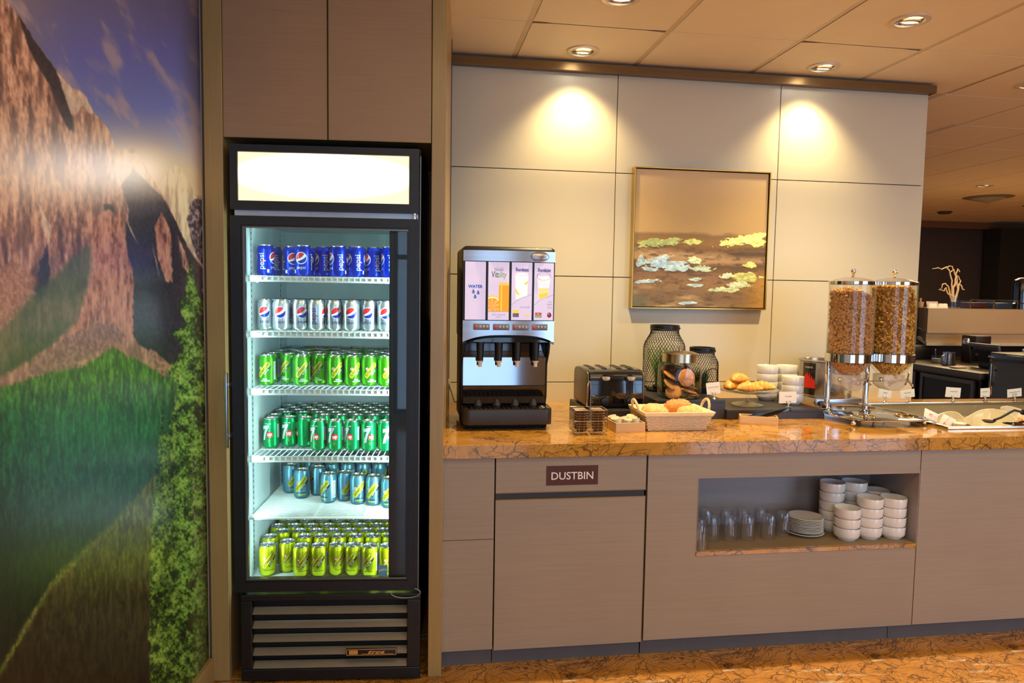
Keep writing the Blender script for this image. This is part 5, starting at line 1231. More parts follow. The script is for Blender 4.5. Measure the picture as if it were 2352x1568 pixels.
wave_dish(1.340, -.690, .062, .080, -.2, 'ivory wave-edged dish with yogurt sachets by the dispenser', .105, .030, .45)
wave_dish(1.449, -.705, .037, .070, .05, 'low ivory wave-edged dish in the middle of the well', .070, .035, 2.7)
wave_dish(1.585, -.665, .092, .095, .08, 'wide ivory wave-edged dish with pale dressing and a black spoon', .105, .030, .5)
wave_dish(1.790, -.655, .095, .095, -.05, 'ivory wave-edged dish at the picture edge with golden food', .110, .040, 1.9)
SAC = mat('sachet_white', (238, 228, 222), .45); SR = mat('sachet_red', (206, 60, 52), .5)
def sachet(x, y, z, rot, label, w=.045, h=.028):
    o = solo('sachet', MB().box(-w, w, -.0022, .0022, -h, h), SAC, label, 'sachet', (x, y, z), bevel=.002, group='sugar and yogurt sachets in the buffet well'); o.rotation_euler = rot
    P_ = Print(); P_.add(arcband(0, 0, .008, .011, .6, 5.4), 0); P_.add(arcband(0, .002, .003, .005, 0, 6.2), 0); [P_.add(arcband(.016 + q2 * .008, -.001, .002, .0036, q2, q2 + 3.8), 0) for q2 in range(3)]
    q_ = bpy.data.objects.new('print', P_.build(lambda u, v, l: (u, -.0023 - l, v)).mesh('print', SR, smooth=0)); COL.objects.link(q_); q_.parent = o
sachet(1.258, -.700, .884, (-.45, .42, -.1), 'white sachet with a red ring poking out beside the dispenser foot', .034, .022)
sachet(1.325, -.705, .846, (-.7, -.95, .2), 'red printed sachet leaning inside the first ivory dish', .040, .024)
sachet(1.358, -.705, .846, (-.5, .1, .1), 'upright red printed sachet beside the small plastic cup', .030, .024)
t = Thing('portion_cup', 'small clear plastic cup with a white lid in the first dish', 'cup', (1.372, -.738, .800), local=True)
t.part('cup', MB().lathe([(.0001, 0), (.018, 0), (.023, .052), (.022, .052)], 24), AF); t.part('lid', MB().lathe([(.0001, .0585), (.022, .058), (.0245, .055), (.0245, .0515)], 24), SAC)
solo('egg', MB().sphere((0, 0, .022), .022, 18, sq=(.85, .85, 1.25)), IV, 'pale boiled egg standing in the low middle dish', 'egg', (1.435, -.735, .795))
solo('creamy_dressing', MB().lathe([(.0001, .002), (.058, .002), (.062, .0), (.0001, -.006)], 36, mf=lambda i, z: 1 + .03 * math.sin(i)), mat('pale_dressing', (226, 216, 170), .3, 0, .08, 30), 'pale creamy dressing filling the wide ivory dish', 'sauce', (1.585, -.665, .812))
fd = MB()
for i in range(46): a, r = random.uniform(0, 6.28), .045 * math.sqrt(random.random()); fd.sphere((r * math.cos(a), r * math.sin(a), random.uniform(0, .018)), random.uniform(.007, .012), 7, sq=(1.2, .9, .7))
o = solo('walnuts', fd, mat('golden_food', (224, 156, 62), .55, 0, .3, 60), 'golden crumbly food heaped in the dish at the picture edge', 'food', (1.760, -.650, .830)); o['kind'] = 'stuff'
t = Thing('serving_ladle', 'black serving spoon with a bent handle resting over the dishes', 'ladle', (1.62, -.70, .86))
t.part('handle', MB().tube([(1.535, -.740, .868), (1.57, -.738, .878), (1.625, -.735, .904), (1.642, -.732, .909), (1.70, -.722, .897)], .0052, 8), blackp())
t.part('spoon_bowl', MB().lathe([(.0001, -.012), (.018, -.009), (.028, .0), (.026, .0)], 20, (1.512, -.738, .866)), blackp()); t.part('grip', MB().tube([(1.695, -.720, .898), (1.76, -.712, .884)], .012, 10), blackp())
solo('black_spoon', MB().lathe([(.0001, .010), (.030, .008), (.042, 0)], 24).tube([(.03, 0, .006), (.14, .02, .014)], .005, 8), blackg(), 'black plastic spoon lying face down on the front well rim', 'spoon', (1.60, -.775, .857), group=None)

# ------------------------------------------------------------------ wall painting
PXA, PXB, PZA, PZB = .084, .810, 1.325, 2.032
t = Thing('wall_painting', 'square abstract landscape canvas with gold leaf in a thin gold frame', 'painting', ((PXA + PXB) / 2, -.002, PZA))
GF = mat('gold_float_frame', (196, 158, 84), .3, .85, .05)
for nm, (a, b, c, d) in zip(('frame_side',) * 4, ((PXA, PXA + .006, PZA, PZB), (PXB - .006, PXB, PZA, PZB), (PXA + .0062, PXB - .0062, PZA, PZA + .006), (PXA + .0062, PXB - .0062, PZB - .006, PZB))):
    t.part(nm, MB().box(a, b, -.048, -.002, c, d), GF, bevel=.0006, smooth=0)
t.part('backing', MB().box(PXA + .0065, PXB - .0065, -.012, -.006, PZA + .0065, PZB - .0065), mat('pitch_black', (6, 6, 6), .8), smooth=0)
def vn(x, y, seed=0):
    """smooth value noise on numpy arrays, 0..1"""
    r_ = np.random.RandomState(seed).rand(256, 256); xi = np.floor(x).astype(int); yi = np.floor(y).astype(int); fx = x - xi; fy = y - yi
    fx = fx * fx * (3 - 2 * fx); fy = fy * fy * (3 - 2 * fy); g = lambda a, b: r_[a % 256, b % 256]
    return (g(xi, yi) * (1 - fx) + g(xi + 1, yi) * fx) * (1 - fy) + (g(xi, yi + 1) * (1 - fx) + g(xi + 1, yi + 1) * fx) * fy
def fbm(x, y, seed=0, o=4):
    s_, a, t_ = 0, .5, 0
    for k in range(o): s_ = s_ + a * vn(x * 2 ** k, y * 2 ** k, seed + k); t_ += a; a *= .55
    return s_ / t_
def sst(a, b, x): t_ = np.clip((x - a) / (b - a), 0, 1); return t_ * t_ * (3 - 2 * t_)
def blend(c, col, m): m = m[..., None]; return c * (1 - m) + np.array(col, float) * m if not isinstance(col, np.ndarray) else c * (1 - m) + col * m
def grad(v, stops):
    xs = [p for p, _ in stops]; return np.stack([np.interp(v, xs, [c[k] for _, c in stops]) for k in range(3)], -1)
def to_lin(c): c = np.clip(c, 0, 255) / 255; return np.where(c <= .04045, c / 12.92, ((c + .055) / 1.055) ** 2.4)
def painted(name, pts, faces, cols, extra=None, m=None):
    me = bpy.data.meshes.new(name); n = len(pts)
    me.vertices.add(n); me.vertices.foreach_set('co', pts.astype(np.float32).ravel())
    nf = len(faces); me.loops.add(nf * 4); me.loops.foreach_set('vertex_index', faces.ravel().astype(np.int32)); me.polygons.add(nf)
    me.polygons.foreach_set('loop_start', np.arange(0, nf * 4, 4, dtype=np.int32)); me.update(calc_edges=True)
    for nm, c in [('paint', cols)] + ([('gilt', extra)] if extra is not None else []):
        at = me.color_attributes.new(nm, 'FLOAT_COLOR', 'POINT'); at.data.foreach_set('color', np.concatenate([c, np.ones((n, 1))], 1).astype(np.float32).ravel())
    me.materials.append(m); me.shade_smooth(); return me
def gridf(nx, ny): i, j = np.meshgrid(np.arange(nx - 1), np.arange(ny - 1), indexing='ij'); a = (i * ny + j).ravel(); return np.stack([a, a + ny, a + ny + 1, a + 1], 1)
nx = ny = 430
u_, t_ = np.meshgrid(np.linspace(0, 1, nx), np.linspace(0, 1, ny), indexing='ij')
w1 = fbm(u_ * 5, t_ * 14, 11); w2 = fbm(u_ * 14, t_ * 50, 12); w3 = fbm(u_ * 40, t_ * 60, 13)
tt = t_ + (w1 - .5) * .07
col = grad(tt, [(0, (206, 168, 128)), (.30, (196, 156, 106)), (.44, (188, 148, 102)), (.47, (138, 104, 68)), (.53, (150, 108, 62)), (.57, (120, 86, 56)), (.61, (176, 138, 104)), (.655, (168, 130, 98)), (.69, (92, 66, 46)), (.76, (128, 92, 68)), (.84, (134, 100, 72)), (.92, (112, 84, 64)), (1, (128, 98, 68))])
col = blend(col, (70, 50, 36), sst(.5, .75, w2) * sst(.50, .60, t_) * .55); col = blend(col, (66, 48, 34), np.exp(-((t_ - .60 + .0 * u_) / .03) ** 2) * sst(.6, .8, u_) * .8)
col = blend(col, (196, 160, 122), sst(.58, .8, w1) * sst(.8, .9, t_) * .6); col = blend(col, (84, 88, 78), np.exp(-((u_ - .04) / .07) ** 2) * sst(.85, .97, t_) * .7)
col = blend(col, (188, 134, 62), np.exp(-((u_ - .98) / .10) ** 2) * sst(.66, .8, t_) * .6); col = col * (1 + (w3 - .5) * .16 * sst(.45, .55, t_))[..., None]
gilt = np.zeros_like(t_)
GP = [(.19, .530, .185, .028, -.10, (176, 176, 108)), (.43, .515, .070, .024, -.05, (214, 206, 118)), (.82, .490, .185, .036, -.22, (238, 230, 136)), (.93, .505, .06, .040, 0, (232, 224, 128)), (.17, .655, .13, .026, -.25, (186, 196, 196)), (.24, .690, .17, .024, -.05, (176, 190, 200)),
      (.05, .670, .030, .045, .2, (160, 170, 166)), (.32, .715, .11, .022, 0, (184, 194, 190)), (.12, .725, .08, .016, .1, (170, 182, 186)), (.45, .655, .050, .030, .1, (206, 208, 160)), (.52, .715, .085, .022, -.05, (190, 192, 160)), (.885, .680, .050, .022, .05, (216, 206, 120)),
      (.70, .765, .050, .018, -.15, (206, 204, 170)), (.86, .775, .11, .042, -.05, (204, 194, 116)), (.80, .830, .085, .028, 0, (206, 204, 160)), (.10, .815, .10, .015, -.05, (176, 188, 190)), (.46, .795, .060, .012, 0, (190, 196, 190)), (.47, .840, .065, .011, -.03, (180, 186, 176)), (.70, .868, .13, .018, 0, (196, 196, 150)), (.40, .972, .065, .012, 0, (176, 188, 200))]
for cx, cy, rx, ry, ro, c in GP:
    dx, dy = u_ - cx, t_ - cy; a = dx * math.cos(ro) + dy * math.sin(ro); b = -dx * math.sin(ro) + dy * math.cos(ro)
    k = 1 - np.sqrt((a / rx) ** 2 + (b / ry) ** 2) + (fbm(u_ * 34, t_ * 60, 20) - .5) * 1.3; mk = sst(0, .10, k)
    col = blend(col, np.array(c, float) * np.ones(3), mk * .95); gilt = np.maximum(gilt, mk)
col = col * (1 + (w3 - .5) * .5 * gilt)[..., None] * np.array([1.08, 1.14, 1.10])
X_ = PXA + .0105 + u_ * (PXB - PXA - .021); Z_ = PZB - .0105 - t_ * (PZB - PZA - .021); Y_ = -.0385 - gilt * .0016 * (.4 + fbm(u_ * 60, t_ * 60, 31)) - (w3 - .5) * .0012 * gilt
b_ = t.e.location; pts = np.stack([X_ - b_.x, Y_ - b_.y, Z_ - b_.z], -1).reshape(-1, 3)
cm_ = painted('canvas', pts, gridf(nx, ny), to_lin(col).reshape(-1, 3), np.repeat((gilt * .55).reshape(-1, 1), 3, 1), vcol('canvas_paint', .55, metal_attr='gilt'))
t.part('canvas', cm_, None, label='canvas in tan and brown with raised gold and silver patches')
t.part('canvas_side', MB().box(PXA + .0103, PXB - .0103, -.0378, -.0125, PZA + .0103, PZB - .0103), mat('canvas_edge', (190, 160, 124), .7), smooth=0)

# ------------------------------------------------------------------ mountain mural on the recess-side wall
# layout of the print: a projective map from the wall plane (depth v, height z) to the print's own design sheet
HM = np.array([[0.99534, -0.07106, 2.49956], [1066.87161, -58.14231, 1203.24057], [664.36571, -1663.62769, 3909.27681]])
def mural(px, py):
    W_ = lambda sx, sy, sd, o=4: fbm(px / sx, py / sy, sd, o)
    n1 = W_(7, 46, 1); n2 = W_(16, 90, 2); n3 = W_(4, 7, 3, 3); n4 = W_(60, 60, 4); wob = (W_(9, 9, 5, 3) - .5) * 14
    cl = fbm((px * .8 - py * .5) / 36, (px * .5 + py * .8) / 110, 6)
    c = grad(py, [(-400, (52, 56, 92)), (0, (104, 104, 158)), (120, (98, 108, 196)), (250, (106, 126, 208)), (330, (160, 164, 196)), (390, (226, 204, 168)), (450, (240, 218, 170))])
    c = blend(c, (130, 122, 140), sst(190, 20, px) * .7 * sst(360, 200, py)); c = blend(c, (196, 172, 176), sst(.52, .74, cl) * .65); c = blend(c, (60, 60, 84), sst(400, 470, px) * sst(380, 100, py) * .6)
    inside = lambda pts, soft=5.: _poly(px + wob * .55, py + wob * .55, pts, soft)
    far = inside([(352, 440), (368, 425), (385, 396), (398, 388), (404, 380), (416, 388), (430, 410), (441, 432), (448, 447), (470, 452), (470, 620), (400, 560)])
    c = blend(c, grad(n1, [(.3, (190, 164, 140)), (.55, (244, 224, 180)), (.8, (252, 236, 196))]), far)
    c = blend(c, grad(n3, [(.35, (52, 46, 66)), (.6, (130, 110, 116)), (.8, (190, 180, 190))]), inside([(432, 500), (438, 468), (450, 458), (475, 450), (475, 640), (440, 560)]))
    rid = np.interp(px, [-60, 0, 10, 30, 50, 75, 120, 134, 164, 194, 219, 249, 269, 309, 328, 368, 393, 413, 438, 460, 480], [-60, -10, 0, 18, 42, 85, 148, 168, 200, 215, 262, 295, 343, 343, 368, 438, 483, 527, 577, 600, 615]) + wob * .6
    mt = sst(-2, 3, py - rid)
    n1 = n1 * .6 + W_(5, 12, 21) * .4; rock = grad(n1, [(.28, (82, 60, 62)), (.40, (146, 106, 96)), (.52, (198, 150, 130)), (.64, (228, 184, 160)), (.78, (248, 216, 190))]); rock = blend(rock, (250, 226, 178), sst(520, 380, py) * sst(200, 330, py) * .35)  # pale haze band: part printed glow, part sign reflection painted in
    rock = blend(rock, (96, 68, 66), sst(.5, .72, n2) * .65); rock = blend(rock, (198, 170, 158), sst(470, 620, py) * .3)
    c = blend(c, rock, mt)
    DK = grad(n3, [(.3, (26, 24, 38)), (.7, (56, 50, 66))])
    for pts in ([(44, 36), (80, 84), (124, 150), (162, 228), (170, 300), (160, 300), (140, 262), (112, 190), (92, 160), (66, 110), (52, 66)], [(262, 372), (300, 380), (350, 430), (372, 450), (400, 500), (430, 566), (466, 618), (470, 900), (418, 860), (372, 820), (318, 790), (292, 740), (306, 640), (286, 560), (296, 480)], [(240, 470), (262, 470), (272, 560), (282, 700), (262, 720), (250, 600)], [(92, 600), (112, 560), (116, 640), (90, 700), (80, 690)]):
        c = blend(c, DK, inside(pts, 6.) * .95 * mt)
    PK_ = grad(n1, [(.28, (110, 72, 70)), (.45, (190, 136, 118)), (.62, (224, 174, 154)), (.8, (238, 196, 172))])
    for pts in ([(-60, 560), (10, 540), (30, 600), (10, 640), (-60, 650)], [(60, 640), (84, 600), (92, 660), (70, 700), (56, 700)], [(128, 470), (146, 500), (150, 600), (136, 610), (128, 540)], [(20, 60), (34, 100), (36, 170), (24, 150)], [(0, 120), (10, 160), (12, 260), (0, 240)], [(56, 330), (66, 360), (64, 430), (56, 400)], [(176, 520), (190, 560), (186, 640), (172, 600)], [(112, 200), (122, 240), (126, 330), (116, 300)]):
        c = blend(c, (70, 50, 58), inside(pts, 9.) * .62 * mt * sst(.30, .5, n2))
    for pts in ([(216, 500), (250, 480), (282, 500), (290, 560), (300, 640), (294, 740), (270, 745), (214, 740), (202, 690), (212, 600)], [(300, 600), (308, 640), (306, 760), (292, 770), (286, 720)], [(356, 520), (374, 490), (392, 530), (394, 600), (398, 650), (380, 645), (362, 590)], [(408, 540), (426, 580), (440, 640), (420, 610)], [(160, 690), (196, 650), (214, 730), (190, 780), (158, 750)]):
        c = blend(c, PK_, inside(pts, 5.) * mt)
    SN = grad(n1, [(.3, (206, 186, 170)), (.6, (246, 232, 214))])
    for pts in ([(130, 162), (164, 198), (192, 212), (218, 262), (206, 262), (190, 240), (176, 266), (164, 262), (150, 218)], [(262, 370), (290, 350), (316, 352), (300, 400), (272, 430)], [(80, 420), (96, 480), (118, 520), (134, 470), (128, 500), (112, 560), (98, 520)], [(282, 470), (300, 520), (318, 560), (300, 530)], [(350, 560), (368, 640), (356, 600)]):
        c = blend(c, SN, inside(pts, 4.) * .8 * mt)
    c = blend(c, grad(n1 * .4 + n4 * .6, [(.3, (58, 84, 56)), (.5, (92, 110, 70)), (.7, (128, 126, 92))]), inside([(-60, 770), (40, 700), (110, 650), (168, 590), (208, 560), (212, 620), (176, 740), (110, 800), (30, 850), (-60, 900)], 14.) * .85)
    c = blend(c, grad(n3, [(.3, (150, 108, 96)), (.7, (206, 164, 138))]), inside([(-60, 640), (40, 600), (82, 640), (60, 700), (0, 760), (-60, 800)], 10.) * .8)
    c = blend(c, grad(n3, [(.3, (132, 100, 106)), (.7, (186, 150, 142))]), inside([(64, 850), (110, 808), (180, 760), (256, 738), (290, 772), (252, 790), (160, 845), (90, 870)], 8.) * .9)
    gl = np.exp(-(((px - 330) / 95) ** 2 + ((py - 375) / 62) ** 2)); c = blend(c, (255, 240, 196), np.clip(gl * .75, 0, 1)); gl = np.exp(-(((px - 150) / 150) ** 2 + ((py - 410) / 60) ** 2)); c = blend(c, (246, 214, 150), gl * .45)  # the print's sun glow, then the lit header's reflection painted in
    # the forest
    fy = np.interp(px, [-60, 0, 100, 200, 258, 300, 380, 470], [900, 888, 858, 836, 792, 818, 858, 880]) + wob
    fo = sst(-4, 8, py - fy); st = W_(5, 24, 8); s2 = W_(11, 60, 9)
    base = grad(py, [(780, (96, 146, 44)), (880, (84, 138, 46)), (960, (44, 116, 62)), (1040, (34, 98, 64)), (1130, (32, 76, 48)), (1240, (30, 52, 30)), (1568, (24, 34, 20))])
    base = base * (.62 + .75 * sst(.25, .8, st * .65 + W_(4, 9, 22) * .35))[..., None]; base = blend(base, (22, 40, 30), sst(.5, .75, s2) * .35); base = blend(base, (70, 128, 96), sst(.5, .8, n4) * .35 * sst(900, 980, py) * sst(1150, 1000, py))
    c = blend(c, base, fo)
    dg = np.interp(px, [-60, 0, 120, 240, 372, 420, 500], [1620, 1540, 1335, 1218, 1062, 1000, 930]) + wob * 1.4
    lw = grad(py, [(1000, (104, 120, 50)), (1200, (88, 98, 40)), (1330, (72, 68, 34)), (1450, (50, 48, 26)), (1568, (34, 32, 20))]) * (.62 + .8 * sst(.25, .8, st * .6 + W_(4, 10, 23) * .4))[..., None]
    c = blend(c, lw, sst(0, 14, py - dg) * fo)
    c = blend(c, grad(n3, [(.4, (96, 118, 44)), (.7, (166, 160, 76))]), np.exp(-((py - dg - 4) / 11) ** 2) * sst(300, 180, px) * .85)
    c = blend(c, grad(n3, [(.3, (140, 104, 96)), (.7, (206, 164, 150))]), inside([(343, 800), (358, 806), (374, 830), (390, 864), (372, 862), (352, 832)], 4.))
    # foreground spruces
    lf = W_(5, 6, 14, 3); l2 = W_(3, 3.4, 15, 2); rag = (W_(6, 15, 16, 3) - .5) * 46
    hw = np.interp(py, [585, 600, 700, 850, 1000, 1150, 1300, 1568], [0, 3, 22, 42, 50, 64, 72, 74]) + 11 * np.sin(py / 17. + 2.2 * np.sin(py / 61.)) * sst(620, 760, py); cx = np.interp(py, [590, 800, 1100, 1568], [439, 442, 436, 432])
    m1 = sst(-2, 5, hw + rag * np.clip(hw / 60, .12, .8) - np.abs(px - cx)) * sst(584, 600, py)
    m1 = np.maximum(m1, sst(0, 8, px - cx) * sst(640, 800, py) * sst(.38, .46, lf + .3 * sst(1000, 900, py)))
    m2 = sst(-1, 3, np.interp(py, [930, 1000, 1100, 1250], [0, 8, 18, 30]) + rag * .35 - np.abs(px - 373)) * sst(930, 945, py)
    tw = W_(20, 24, 24, 3); lc = grad(lf * .38 + l2 * .22 + tw * .40, [(.34, (16, 28, 12)), (.44, (40, 72, 24)), (.52, (92, 138, 46)), (.62, (142, 182, 74)), (.74, (176, 208, 104))])
    lc = blend(lc, (24, 40, 18), sst(440, 490, px) * .55 * sst(900, 1300, py))
    c = blend(c, lc, np.clip(m1 + m2, 0, 1) * .96)
    c = blend(c, (170, 150, 130), np.exp(-((px - 445 - (py - 1100) * .02) / 2.2) ** 2) * sst(.52, .6, W_(8, 18, 17, 2)) * sst(900, 1000, py) * .7)
    return c
def _poly(x, y, pts, soft):
    """soft inside test: signed distance to a polygon, inside positive"""
    d = np.full(x.shape, 1e9); ins = np.zeros(x.shape, bool); n = len(pts)
    for i in range(n):
        ax, ay = pts[i]; bx, by = pts[(i + 1) % n]; ex, ey = bx - ax, by - ay; k = np.clip(((x - ax) * ex + (y - ay) * ey) / (ex * ex + ey * ey), 0, 1)
        d = np.minimum(d, (x - ax - k * ex) ** 2 + (y - ay - k * ey) ** 2)
        cr = ((ay > y) != (by > y)) & (x < (bx - ax) * (y - ay) / ((by - ay) if by != ay else 1e-9) + ax); ins ^= cr
    d = np.sqrt(d); return sst(-soft * .5, soft * .5, np.where(ins, d, -d))
nv, nz = 330, 720
vv = -1.55 * np.linspace(0, 1, nv) ** 1.0; 
w0, w1_ = 0.0, 1.0
s_ = np.linspace(0, 1, nv); vv = -(s_ * 1.0) / (2.2 - s_ * 1.2) * 1.55 * 1.0 if False else -1.55 * (s_ ** .92)
zz = np.linspace(.0885, CEIL - .002, nz)
V_, Z2 = np.meshgrid(vv, zz, indexing='ij')
w_ = HM[0, 0] * V_ + HM[0, 1] * Z2 + HM[0, 2]; PXm = (HM[1, 0] * V_ + HM[1, 1] * Z2 + HM[1, 2]) / w_; PYm = (HM[2, 0] * V_ + HM[2, 1] * Z2 + HM[2, 2]) / w_
colm = mural(PXm, PYm)
t = Thing('wall_mural', 'glossy wall mural of rocky peaks above a conifer forest', 'mural', (-.7735, -.78, .0885), inbay=True)
pts = np.stack([np.zeros_like(V_), V_ + .78 - .0015, Z2 - .0885], -1).reshape(-1, 3)
mm = painted('print_sheet', pts, gridf(nv, nz), to_lin(colm).reshape(-1, 3), None, vcol('mural_print', .34, coat=.55))
t.part('print_sheet', mm, None)

# ------------------------------------------------------------------ the coffee bar beyond the wall end
BG = mat('beige_gloss_panel', (200, 170, 134), .14, 0, .04, 3, coat=.5); WE = mat('white_edge', (214, 200, 172), .4)
t = Thing('bar_canopy', 'glossy beige raised bar front with a pale lower edge', 'bar shelf', (4.6, 2.8, 0))
fx, fy, wx, wy = 3.560, 2.200, 4.20, 3.12
def slab(z0, z1, off, th=.02):
    L = math.hypot(wx - fx, wy - fy); nx_, ny_ = -(wy - fy) / L, (wx - fx) / L
    mb = MB(); a = [(5.7, fy + off), (fx + off * .25, fy + off), (wx - nx_ * off, wy - ny_ * off)]; b = [(5.7, fy + off + th), (fx + off * .25 + th * .8, fy + off + th), (wx + th, wy - ny_ * off)]
    vs = [(x, y, z) for z in (z0, z1) for x, y in a + b]
    return mb.add(vs, [(0, 1, 4, 3), (1, 2, 5, 4), (6, 9, 10, 7), (7, 10, 11, 8), (0, 6, 7, 1), (1, 7, 8, 2), (3, 4, 10, 9), (4, 5, 11, 10), (0, 3, 9, 6), (2, 8, 11, 5)])
t.part('upper_panel', slab(1.098, 1.302, 0), BG, smooth=0); t.part('lower_panel', slab(1.008, 1.0965, .012), BG, smooth=0); t.part('edge_strip', slab(.976, 1.0065, -.004, .03), WE, smooth=0, label='pale lower edge')
t.part('ledge', slab(1.0865, 1.0975, -.006, .03), mat('ledge_highlight', (220, 190, 150), .15, .3), smooth=0)  # brighter than the panels: the step lip's highlight put into the colour
t.part('top_board', MB().prism([(5.7, fy + .001), (fx + .001, fy + .001), (wx, wy), (5.7, wy)], 1.3025, 1.309, 'z'), BG, smooth=0)
t.part('support', MB().box(5.3, 5.68, 2.3, 2.6, 0, .975).box(4.25, 4.55, 3.14, 3.3, 0, 1.30), mat('dark_support', (26, 22, 20), .6), kind=None, smooth=0)
BT = 1.3095
t = Thing('branch_vase', 'glass vase of pale twisted willow branches on the bar', 'vase', (4.065, 2.5, BT), local=True)
t.part('glass_vase', MB().lathe([(.0001, .001), (.036, .001), (.042, .11), (.040, .11)], 28), glass('vase_glass', (.85, .90, 1.0), 2.0))
WIL = mat('pale_willow', (216, 188, 150), .6, 0, .12, 30)
for pts in ([(4.06, .06), (4.04, .16), (4.03, .26), (3.99, .35), (3.96, .385), (3.93, .375), (3.90, .360), (3.86, .375), (3.82, .365)], [(4.07, .06), (4.10, .18), (4.09, .28), (4.05, .34), (4.02, .39), (3.99, .395), (3.96, .37)], [(4.05, .06), (4.02, .12), (3.99, .20), (3.95, .23), (3.92, .22), (3.90, .17)],
            [(4.08, .06), (4.10, .14), (4.11, .22), (4.13, .26), (4.10, .30), (4.07, .31)], [(4.11, .22), (4.14, .22), (4.155, .18), (4.17, .175)], [(4.06, .10), (4.055, .2), (4.07, .30), (4.04, .36), (4.00, .33)], [(4.03, .12), (3.98, .14), (3.96, .19), (3.94, .16), (3.91, .17)], [(4.06, .2), (4.09, .26), (4.07, .33), (4.09, .37), (4.11, .34)]):
    P_ = []
    for (a, b), (c, d) in zip(pts, pts[1:]):
        for k in range(3): f = k / 3; P_.append((a + (c - a) * f - 4.065 + random.uniform(-.004, .004), random.uniform(-.006, .006) + (a - 4.065) * .3, b + (d - b) * f))
    P_.append((pts[-1][0] - 4.065, 0, pts[-1][1])); P_ = [(x, y * .5 if z > .12 else y * .2, z) for x, y, z in P_]
    t.part('branch', MB().tube(P_, [.0075 - .004 * i / len(P_) for i in range(len(P_))], 6), WIL)
def case(x0, x1, label, inner):
    t = Thing('display_case', label, 'display case', ((x0 + x1) / 2, 2.5, BT)); t.part('glass_box', MB().box(x0, x1, 2.40, 2.60, BT + .001, BT + .078), glass('case_glass', (.9, .95, 1), 1.6), smooth=0)
    fr = MB()
    for x in (x0, x1 - .006): fr.box(x, x + .006, 2.394, 2.3995, BT + .001, BT + .082)
    fr.box(x0 + .006, x1 - .006, 2.394, 2.3995, BT + .0785, BT + .084); t.part('frame', fr, mat('case_frame', (150, 130, 100), .3, .8), smooth=0); t.part('contents', MB().box(x0 + .04, x1 - .03, 2.42, 2.58, BT + .0015, BT + .058), inner, bevel=.01)
case(4.150, 4.394, 'small glass case with dark red contents beside the vase', mat('dark_red_goods', (66, 14, 10), .5)); case(4.400, 4.650, 'small glass case with bluish reflections next to the red one', mat('blue_reflection_tint', (40, 62, 86), .3))  # second case: the blue block inside paints its bluish reflections
t = Thing('beverage_urn', 'tall black rounded urn on the bar at the picture edge', 'urn', (4.775, 2.5, BT), local=True)
t.part('body', MB().lathe([(.0001, .0005), (.085, .0005), (.085, .05), (.075, .06), (.076, .24), (.070, .275), (.045, .295), (.0001, .30)], 32), blackg()); t.part('tap', MB().tube([(-.075, -.03, .075), (-.10, -.04, .075)], .009, 10), chrome())
for i, x in enumerate((3.755, 3.795, 3.865, 3.905)):
    solo('espresso_cup', MB().lathe([(.0001, .042), (.018, .042), (.022, .036), (.029, .001), (.027, .001)], 24), white(), 'white upturned espresso cup on the bar, %s from the wall end' % ORD[i], 'cup', (x, 2.42, BT), group='espresso cups on the bar')
t = Thing('stirrer_cup', 'tan paper cup with wooden stirrers at the wall end of the bar', 'cup', (3.722, 2.50, BT), local=True); t.part('cup', MB().lathe([(.0001, .001), (.020, .001), (.026, .055), (.0245, .055)], 20), mat('tan_paper', (196, 150, 104), .6))
for k in range(3): t.part('stirrer', MB().bar((0, 0, .01), (.010 * (k - 1), .006, .090), .004, .0015), WOODB)
b = MB(); b.X = Matrix.Rotation(-.25, 4, 'X'); b.box(-.060, .060, 0, .003, 0, .062); solo('menu_card', b, mat('lilac_card', (196, 178, 176), .6), 'pale lilac menu card standing behind the espresso cups', 'card', (3.850, 2.50, BT))
# stainless work unit, kitchenware
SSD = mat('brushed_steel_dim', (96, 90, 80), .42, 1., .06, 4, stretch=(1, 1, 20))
t = Thing('work_counter', 'stainless steel undercounter unit behind the buffet', 'counter', (3.55, 2.2, 0))
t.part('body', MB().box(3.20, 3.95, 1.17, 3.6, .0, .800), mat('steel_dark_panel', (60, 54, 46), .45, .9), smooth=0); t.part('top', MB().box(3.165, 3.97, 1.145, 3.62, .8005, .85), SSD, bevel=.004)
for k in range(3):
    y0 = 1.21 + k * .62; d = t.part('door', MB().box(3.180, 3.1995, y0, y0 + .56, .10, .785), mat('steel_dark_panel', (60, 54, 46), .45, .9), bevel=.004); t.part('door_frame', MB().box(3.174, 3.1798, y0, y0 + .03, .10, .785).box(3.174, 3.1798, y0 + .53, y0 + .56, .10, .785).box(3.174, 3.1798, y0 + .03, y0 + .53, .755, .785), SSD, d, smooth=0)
t = Thing('milk_pitcher', 'steel milk frothing pitcher on the steel counter', 'pitcher', (3.405, 1.745, .8505), local=True)
t.part('body', MB().lathe([(.0001, .001), (.052, .001), (.054, .01), (.046, .075), (.047, .105), (.0455, .105)], 32), steel()); t.part('handle', MB().tube([(-.045, -.01, .085), (-.075, -.015, .075), (-.072, -.015, .035), (-.050, -.01, .025)], .005, 8), steel())
t = Thing('sugar_jar', 'short glass jar of sugar with a spoon', 'jar', (3.44, 1.925, .8505), local=True); t.part('glass', MB().lathe([(.0001, .001), (.036, .001), (.038, .062), (.036, .062)], 24), glass('vase_glass', (.85, .9, 1), 2.)); t.part('sugar', MB().lathe([(.0001, .003), (.034, .003), (.035, .036), (.0001, .038)], 24), mat('sugar_white', (206, 196, 180), .8)); t.part('spoon', MB().tube([(0, 0, .02), (-.012, 0, .105)], .004, 6).sphere((-.012, 0, .105), .010, 8, sq=(.7, .4, 1.4)), steel())
